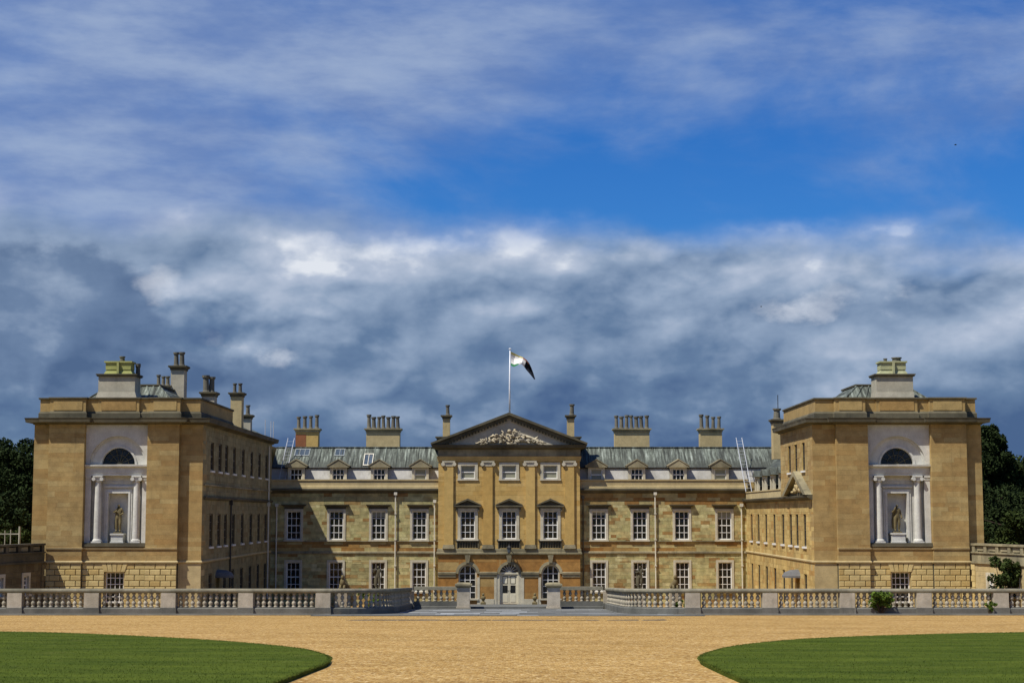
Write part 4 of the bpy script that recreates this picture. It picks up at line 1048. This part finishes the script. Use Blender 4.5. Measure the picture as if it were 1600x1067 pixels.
# ------------------------------------------------------------------ low side ranges
def low_range(s):
    side = 'left' if s < 0 else 'right'
    L = 7.6; o0 = Vector((27.75, 100.3)); d0 = Vector((1.5, -7.45)).normalized(); n0 = Vector((-d0.y, d0.x))
    T = lambda u, d, z: (s * (o0.x + d0.x * u + n0.x * d), o0.y + d0.y * u + n0.y * d, z)
    w = thing('side_range', 'low stone side building with a panelled parapet beside the %s wing' % side, 'building', (s * 28.6, 96.5, g(96.5)))
    mt = SHADEDARK if s < 0 else PLAIN  # left range gets darker stone and trim, its shade painted in
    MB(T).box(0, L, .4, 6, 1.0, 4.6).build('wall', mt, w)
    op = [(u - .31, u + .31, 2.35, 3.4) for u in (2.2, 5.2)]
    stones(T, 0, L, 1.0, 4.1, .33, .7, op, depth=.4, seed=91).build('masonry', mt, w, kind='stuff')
    ang = math.atan2(s * d0.x, -d0.y)
    for u in (2.2, 5.2):
        x, y, z = T(u, 0, 2.35)
        put_window(W_LOW, w, (x, y, z), (math.pi / 2 + math.atan2(d0.x, -d0.y) * -1) if s < 0 else -(math.pi / 2 - math.atan2(d0.x, -d0.y)))
    q = MB(T); q.box(0, L, -.10, .4, 4.10, 4.22); q.box(0, L, -.03, .4, 4.222, 4.70); q.box(0, L, -.10, .4, 4.702, 4.78); q.build('cornice', DARKTRIM if s < 0 else TRIM, w)
    MB(T).box(0, L, .12, .3, 4.782, 5.15).build('parapet_back', DARKTRIM if s < 0 else TRIM, w)
    MB(T).box(-.05, L, -.06, .42, 5.152, 5.27).build('coping', DARKTRIM if s < 0 else TRIM, w)
    for k in range(6): u = .02 + k * 1.45; MB(T).box(u, u + .32, -.02, .36, 4.784, 5.15).build('post', DARKTRIM if s < 0 else TRIM, w)
    for k in range(5): u = .5 + k * 1.45; MB(T).box(u, u + .8, .05, .12, 4.85, 5.08).build('parapet_panel', TRIM, w)
    for k in range(8): MB(T).box(-.02 - (k % 2) * .12, .35, -.05, .3, 1.3 + k * .345, 1.3 + k * .345 + .32).build('quoin', BASE if s > 0 else SHADEDARK, w)
    return w


low_range(-1); low_range(1)

# ------------------------------------------------------------------ balustrades
BPROF = [(.115, 0), (.115, .07), (.075, .09), (.085, .13), (.125, .22), (.11, .29), (.055, .36), (.05, .40), (.095, .44), (.115, .52), (.085, .62), (.05, .68), (.08, .70), (.10, .72), (.10, .78)]
BAL = MB().lathe(BPROF, 0, 0, 0, 12).mesh('baluster', BALUS, True)
PX = (10.15, 14.40, 18.65, 22.87, 27.10, 31.3)
HP, HB, HR = .40, .78, .24


def pier(parent, x, y, w=.80, d=.55, h=HP + HB + .012, mat=PIERST, z0=None, name='pier'):
    z0 = g(y) if z0 is None else z0
    p_ = MB().box(x - w / 2, x + w / 2, y - d / 2, y + d / 2, z0 + HP, z0 + h).build(name, mat, parent)
    q = MB().box(x - w / 2 - .04, x + w / 2 + .04, y - d / 2 - .04, y + d / 2 + .04, z0 - .05, z0 + HP - .002); sub('plinth', q.mesh('plinth', BALDARK), p_)
    return p_


for s in (-1, 1):
    side = 'left' if s < 0 else 'right'
    T = lambda a, y, z: (s * a, y, z)
    bt = thing('balustrade', 'long grey stone balustrade with piers and a curved end, in front of the %s wing' % side, 'balustrade', (s * 18, 92.6, g(92.6)), 'forecourt balustrades')
    Y0 = 92.6
    arc = [(10.15 - .0 - 3.5 * math.sin(t), Y0 + 3.5 - 3.5 * math.cos(t)) for t in [math.pi / 2 * i / 12 for i in range(13)]]
    path = [(32, Y0)] + [(p, Y0) for p in PX[::-1][1:]] + arc[1:] + [(6.65, y) for y in (99, 103, 107, 110, 112.6)]
    path = path[::-1]                                # travel outwards so that 'out' faces the drive
    zo = [g(y) for x, y in path]
    MB(T).sweep([(-.21, -.1), (.21, -.1), (.21, HP - .06), (.17, HP), (-.17, HP), (-.21, HP - .06)], path, zo).build('base_course', BALDARK, bt)
    MB(T).sweep([(-.13, HP + HB), (.13, HP + HB), (.21, HP + HB + .08), (.22, HP + HB + .16), (.18, HP + HB + HR), (-.18, HP + HB + HR), (-.22, HP + HB + .16), (-.21, HP + HB + .08)], path, zo).build('hand_rail', RAIL, bt)
    for p in PX[:5]: pier(bt, s * p, Y0)
    pier(bt, s * 6.65, 112.75, .6, .6)
    for p, q in zip(PX, PX[1:]):
        a, c_ = p + .40, q - .40; n = 10
        for e in (a, c_): MB(T).box(e - .06, e + .06, Y0 - .1, Y0 + .1, g(Y0) + HP, g(Y0) + HP + HB).build('half_baluster', BALUS, bt)
        for k in range(n): x = a + .24 + (c_ - a - .48) * k / (n - 1); link('baluster', BAL, bt, (s * x, Y0, g(Y0) + HP))
    al = 0; cur = path[::-1]; pts = []
    seg = [(9.75, Y0)] + arc[1:] + [(6.65, y) for y in (99, 103, 107, 112.4)]
    d_next = .28
    for (x0, y0), (x1, y1) in zip(seg, seg[1:]):
        l = math.hypot(x1 - x0, y1 - y0); t = d_next
        while t < l: pts.append((x0 + (x1 - x0) * t / l, y0 + (y1 - y0) * t / l)); t += .36
        d_next = t - l
    for x, y in pts[:-1]: link('baluster', BAL, bt, (s * x, y, g(y) + HP))
    # short return beside the gateway
    bk = thing('balustrade', 'short stone balustrade between the curved balustrade and the gate pier %s of the door' % side, 'balustrade', (s * 4.8, 113, .85), 'gateway balustrades')
    zb = .84; Yb = 113.0
    q = MB(T).box(3.35, 6.35, Yb - .2, Yb + .2, zb - .3, zb + .34); q.build('base_course', BALDARK, bk)
    q = MB(T).box(3.35, 6.35, Yb - .2, Yb + .2, zb + 1.10, zb + 1.32); q.build('hand_rail', RAIL, bk)
    for k in range(7): o = link('baluster', BAL, bk, (s * (3.75 + k * .39), Yb, zb + .34)); o.scale.z = .76 / .78
    gp = thing('gate_pier', 'square pale stone gate pier with a moulded cap on the %s of the entrance' % side, 'gate pier', (s * 2.98, 111.2, g(111.2)), 'gate piers')
    zg = g(111.2); x = s * 2.98
    MB().box(x - .42, x + .42, 110.8, 111.6, zg + .16, zg + 1.42).build('shaft', PIERST, gp)
    MB().box(x - .48, x + .48, 110.74, 111.66, zg - .05, zg + .158).build('foot', BALUS, gp)
    q = MB(); q.frustum(x - .43, x + .43, 110.79, 111.61, zg + 1.422, x - .55, x + .55, 110.67, 111.73, zg + 1.55); q.box(x - .56, x + .56, 110.66, 111.74, zg + 1.552, zg + 1.66); q.frustum(x - .5, x + .5, 110.7, 111.7, zg + 1.662, x - .4, x + .4, 110.8, 111.6, zg + 1.75); q.build('cap', TRIM, gp)

# ------------------------------------------------------------------ statues and ornaments in the court
for s in (-1, 1):
    side = 'left' if s < 0 else 'right'
    statue('court_statue', 'dark slender standing statue before the ground floor window %s of the centre' % side, (s * 9.44, 121, g(121)), 1.85, 1 if s < 0 else 0, (.4, 1.2, BALUS), DARKTRIM, group='court statues')
    t = thing('sphinx', 'crouching stone sphinx on a block in the court, %s side' % side, 'sphinx', (s * 11.75, 119, g(119)), 'court sphinxes')
    q = MB().box(-.45, .45, -.8, .8, 0, 1.5); t.scale = (.8, .8, .88); o = link('block', q.mesh('block', BALUS)); o.parent = t
    q = MB(); q.ball((0, .25, 1.8), (.32, .62, .30)); q.ball((0, -.35, 2.0), (.24, .24, .36)); q.ball((0, -.42, 2.42), (.15, .16, .19)); q.tube([(-.17, -.4, 1.75), (-.17, -.85, 1.55)], [.12, .09]); q.tube([(.17, -.4, 1.75), (.17, -.85, 1.55)], [.12, .09]); q.ball((.28, .55, 1.7), (.12, .3, .22)); q.ball((-.28, .55, 1.7), (.12, .3, .22))
    o = link('body', q.mesh('body', STATUE, True)); o.parent = t
    t = thing('urn', 'small pale stone finial standing by the door step on the %s' % side, 'finial', (s * 1.95, 127.2, .2), 'door finials')
    q = MB().box(-.2, .2, -.2, .2, 0, .18); q.lathe([(.16, .18), (.08, .26), (.10, .32), (.19, .5), (.16, .62), (.06, .66)], 0, 0, 0, 10); q.ball((0, 0, .76), (.10, .10, .12)); o = link('body', q.mesh('body', STATUE)); o.parent = t

# ------------------------------------------------------------------ flagpole, flag, ladders, lantern
fp = thing('flagpole', 'tall white flagpole rising behind the pediment apex', 'flagpole', (.04, 130.4, 14.6))
MB().tube([(.04, 130.4, 14.4), (.04, 130.4, 17), (.07, 130.4, 19.85)], [.075, .06, .04], 8).build('pole', POLE, fp, True)
MB().ball((.07, 130.4, 19.93), (.11, .11, .06)).build('finial', POLE, fp, True)
top = [(.12, 19.72), (.40, 19.60), (.83, 19.38), (1.10, 19.26), (1.36, 19.06), (1.58, 18.80), (1.75, 18.46), (1.92, 18.0), (2.05, 17.55)]
bot = [(.14, 18.62), (.38, 18.50), (.74, 18.66), (.98, 18.72), (1.18, 18.52), (1.38, 18.24), (1.60, 17.98), (1.80, 17.72), (1.96, 17.50)]
fm = MB(); NV = 6; names = list(FLAGM)
grid = []
for i, (t_, b_) in enumerate(zip(top, bot)):
    row = []
    for j in range(NV + 1):
        k = j / NV
        row.append((t_[0] + (b_[0] - t_[0]) * k, 130.4 - .02 + .16 * math.sin(i * 1.15 + k * 2.2) * min(1, i / 2) + .1 * math.sin(k * 5) * (i > 0), t_[1] + (b_[1] - t_[1]) * k))
    grid.append(row)
for i in range(len(top) - 1):
    for j in range(NV):
        if i < 3 and j < 1: c = 'yellow'
        elif i < 2 and j >= 5: c = 'green'
        elif i in (3, 4) and j == 0: c = 'red'
        elif i >= 4: c = 'black'
        else: c = 'white'
        fm.cur = names.index(c)
        fm.add([grid[i][j], grid[i + 1][j], grid[i + 1][j + 1], grid[i][j + 1]], [(0, 1, 2, 3)])
tag(fm.build('flag', [FLAGM[k] for k in names], smooth=False), 'small flag of yellow, white, green and black hanging from the pole', 'flag')


def ladder(label, p0, p1, w=.42):
    p0, p1 = Vector(p0), Vector(p1); t = thing('roof_ladder', label, 'ladder', tuple(p0), 'roof ladders')
    for sx in (-1, 1): MB().tube([p0 + Vector((sx * w / 2, 0, 0)), p1 + Vector((sx * w / 2, 0, 0))], .03, 6).build('rail', ALU, t)
    n = int((p1 - p0).length / .3)
    for i in range(1, n):
        q = p0.lerp(p1, i / n); MB().tube([q - Vector((w / 2, 0, 0)), q + Vector((w / 2, 0, 0))], .012, 5).build('rung', ALU, t)


ladder('metal ladder leaning on the roof beside the left wing', (-17.72, 130.3, 9.7), (-17.3, 132.2, 13.0), .5)
ladder('metal ladder leaning on the roof beside the right wing', (18.5, 128.9, 8.74), (18.15, 131.5, 13.0), .45)
ln = thing('wall_lantern', 'dark hanging lantern on a bracket above the entrance door', 'lantern', (0, 128.9, 3.9))
MB().tube([(0, 129.3, 4.5), (0, 129.05, 4.7), (0, 128.9, 4.6)], .03, 6).build('bracket', IRON, ln)
MB().lathe([(.05, 0), (.12, .08), (.17, .42)], 0, 128.9, 4.0, 6).build('glass', SKYG, ln)
q = MB().lathe([(.20, .42), (.18, .48), (.06, .62), (.04, .7)], 0, 128.9, 4.0, 6)
for i in range(6):
    a = 2 * math.pi * i / 6; q.tube([(.055 * math.cos(a), 128.9 + .055 * math.sin(a), 4.0), (.18 * math.cos(a), 128.9 + .18 * math.sin(a), 4.43)], .014, 4)
q.build('cage', IRON, ln)

# ------------------------------------------------------------------ plants
def leaf_cloud(centres, radii, per, size, rs, flat=.8):
    pts = []
    for c, r in zip(centres, radii):
        d = rs.normal(0, 1, (per, 3)); d /= np.linalg.norm(d, axis=1)[:, None]
        pts.append(np.array(c) + d * (rs.uniform(.35, 1, (per, 1)) ** .5) * np.array([r, r, r * flat]))
    P = np.concatenate(pts); n = len(P)
    a = rs.normal(0, 1, (n, 3)); a /= np.linalg.norm(a, axis=1)[:, None]
    b_ = np.cross(a, rs.normal(0, 1, (n, 3))); b_ /= np.linalg.norm(b_, axis=1)[:, None]
    s = (rs.uniform(.6, 1.3, n) * size)[:, None]
    V = np.stack([P - a * s, P - b_ * s * .5, P + a * s, P + b_ * s * .5], 1)
    return V.reshape(-1, 3)


def tree(name, label, x, y, h, r, mat, seed, conifer=False, per=170, n=70, size=.17, group='trees behind the house'):
    rs = np.random.RandomState(seed); z0 = g(y)
    t = thing(name, label, 'tree', (x, y, z0), group)
    tr = MB(); tr.tube([(x, y, z0 - .2), (x + .1, y, z0 + h * .3), (x - .1, y, z0 + h * .6), (x, y, z0 + h * .93)], [r * .07, r * .055, r * .035, .05], 8)
    for i in range(9):
        a = rs.uniform(0, 6.28); hb = h * rs.uniform(.25, .75); l = r * rs.uniform(.5, .85)
        tr.tube([(x, y, z0 + hb), (x + l * .5 * math.cos(a), y + l * .5 * math.sin(a), z0 + hb + l * .2), (x + l * math.cos(a), y + l * math.sin(a), z0 + hb + l * .35)], [r * .03, r * .02, .02], 5)
    tr.build('trunk', BARK, t)
    cs, rr = [], []
    while len(cs) < n:
        d = rs.uniform(-1, 1, 3)
        if conifer:
            k = (d[2] + 1) / 2; rad = (1 - k) ** .8 * r + .3
            a = rs.uniform(0, 6.28); q = rs.uniform(.3, 1) * rad
            cs.append((x + q * math.cos(a), y + q * math.sin(a), z0 + h * (.12 + .86 * k))); rr.append(rs.uniform(.5, .9) * (1.2 - k) * r * .4 + .35)
        else:
            l = np.linalg.norm(d)
            if l > 1 or l < .35: continue
            cs.append((x + d[0] * r, y + d[1] * r, z0 + h * .60 + d[2] * h * .38)); rr.append(r * rs.uniform(.16, .32))
    me = raw_mesh('crown', leaf_cloud(cs, rr, per, size, rs), 4, mat)
    link('crown', me, t)
    return t


tree('broad_tree', 'dark leafy tree at the far left edge behind the left wing', -47.5, 150, 13.2, 6.0, LEAFD, 1, per=420, n=95)
tree('broad_tree', 'dark tree with a rounded top touching the left wing wall', -41.5, 148, 13.6, 5.0, LEAFD, 2, per=420, n=85)
tree('broad_tree', 'low dark tree filling the gap below the left treetops', -42.5, 134, 8.6, 5.2, LEAFD, 3, per=420, n=85)
tree('broad_tree', 'dark tree set far back behind the leftmost trees', -52, 170, 14.4, 7.5, LEAFD, 4, per=420, n=95)
tree('conifer_tree', 'tall dark tree with ragged top close beside the right wing', 42.0, 146, 14.6, 5.2, LEAFD, 5, True, 420, 95)
tree('broad_tree', 'dark leafy tree at the far right edge behind the right wing', 48.6, 150, 12.2, 5.6, LEAFG, 6, per=420, n=95)
tree('broad_tree', 'low dark tree in the gap beside the right wing', 42.5, 136, 8.8, 5.0, LEAFD, 7, per=420, n=85)
tree('broad_tree', 'dark tree set far back behind the rightmost trees', 51, 172, 12.8, 7.5, LEAFD, 8, per=420, n=95)
tree('broad_tree', 'bushy tree with lighter leaves above the right side building parapet', 38.6, 123, 7.6, 3.4, LEAFG, 9, per=200, n=60)


def shrub(label, x, y, z, rx, rz, mat, seed, n=16, per=60, size=.09, cat='shrub'):
    rs = np.random.RandomState(seed); t = thing('shrub', label, cat, (x, y, z))
    st = MB(); cs, rr = [], []
    for i in range(n):
        a = rs.uniform(0, 6.28); q = rx * rs.uniform(.1, 1); h = rz * rs.uniform(.25, 1.0)
        c = (x + q * math.cos(a), y + q * .5 * math.sin(a), z + h); cs.append(c); rr.append(rx * rs.uniform(.2, .4))
        st.tube([(x + .2 * q * math.cos(a), y, z), (x + .7 * q * math.cos(a), y + .2 * q * math.sin(a), z + h * .6), c], [.02, .014, .006], 4)
    st.build('stem', BARK, t); link('foliage', raw_mesh('foliage', leaf_cloud(cs, rr, per, size, rs), 4, mat), t)


shrub('leafy bush pushing through the balusters in front of the right wing', 20.45, 92.15, g(92) + .1, .75, 1.1, LEAFB, 21, 22, 70)
shrub('small weed growing at the balustrade foot right of the wing', 26.35, 92.0, g(92), .32, .75, LEAFB, 22, 10, 50, .07)
shrub('green bush behind the curved left balustrade', -7.6, 95.6, g(95) + .2, .8, 1.15, LEAFB, 23, 14, 60)
shrub('tall rambling shrub against the right side building', 28.25, 95.0, g(95), 1.2, 3.0, LEAFG, 24, 34, 90, .11)
shrub('small plant behind the curved right balustrade', 9.7, 93.6, g(94) + .2, .45, .7, LEAFB, 25, 8, 50)
hd = thing('hedge', 'clipped green hedge behind the left side building', 'hedge', (-34, 115, g(115)))
rs = np.random.RandomState(31)
cs = [(-34 + rs.uniform(-4, 4), 115 + rs.uniform(-.5, .5), g(115) + rs.uniform(.5, 5.2)) for _ in range(140)]
link('foliage', raw_mesh('foliage', leaf_cloud(cs, [.55] * 140, 130, .12, rs), 4, LEAFG), hd)
gt = thing('iron_gate', 'tall pale iron gate post and railings behind the left side building', 'gate', (-31.5, 103.5, g(103)))
for k, (x, h_, r_) in enumerate(((-30.2, 6.25, .07), (-30.75, 6.05, .035), (-31.1, 6.0, .035), (-31.45, 5.95, .035), (-31.8, 5.95, .035))):
    MB().tube([(x, 103.5, g(103)), (x, 103.5, h_)], r_, 6).build('post' if k == 0 else 'railing', GREYST, gt)
MB().box(-32.5, -30.2, 103.47, 103.53, 5.75, 5.82).build('top_bar', GREYST, gt)

# ------------------------------------------------------------------ birds
for i, (x, y, z, sc, lab) in enumerate(((59.9, 220, 56.4, .34, 'tiny dark bird high in the blue sky at right'), (30.4, 200, 32.0, .24, 'tiny dark bird against the grey cloud above the right roofs'))):
    b_ = thing('bird', lab, 'bird', (x, y, z), 'birds')
    q = MB(); q.ball((0, 0, 0), (.55 * sc, .22 * sc, .2 * sc), 8, 6)
    for sx in (-1, 1): q.add([(-.2 * sc, 0, .05 * sc), (.25 * sc, 0, .05 * sc), (.05 * sc, sx * .6 * sc, .3 * sc), (-.1 * sc, sx * 1.1 * sc, .2 * sc)], [(0, 1, 2, 3)])
    o = link('body', q.mesh('body', BIRDM)); o.parent = b_
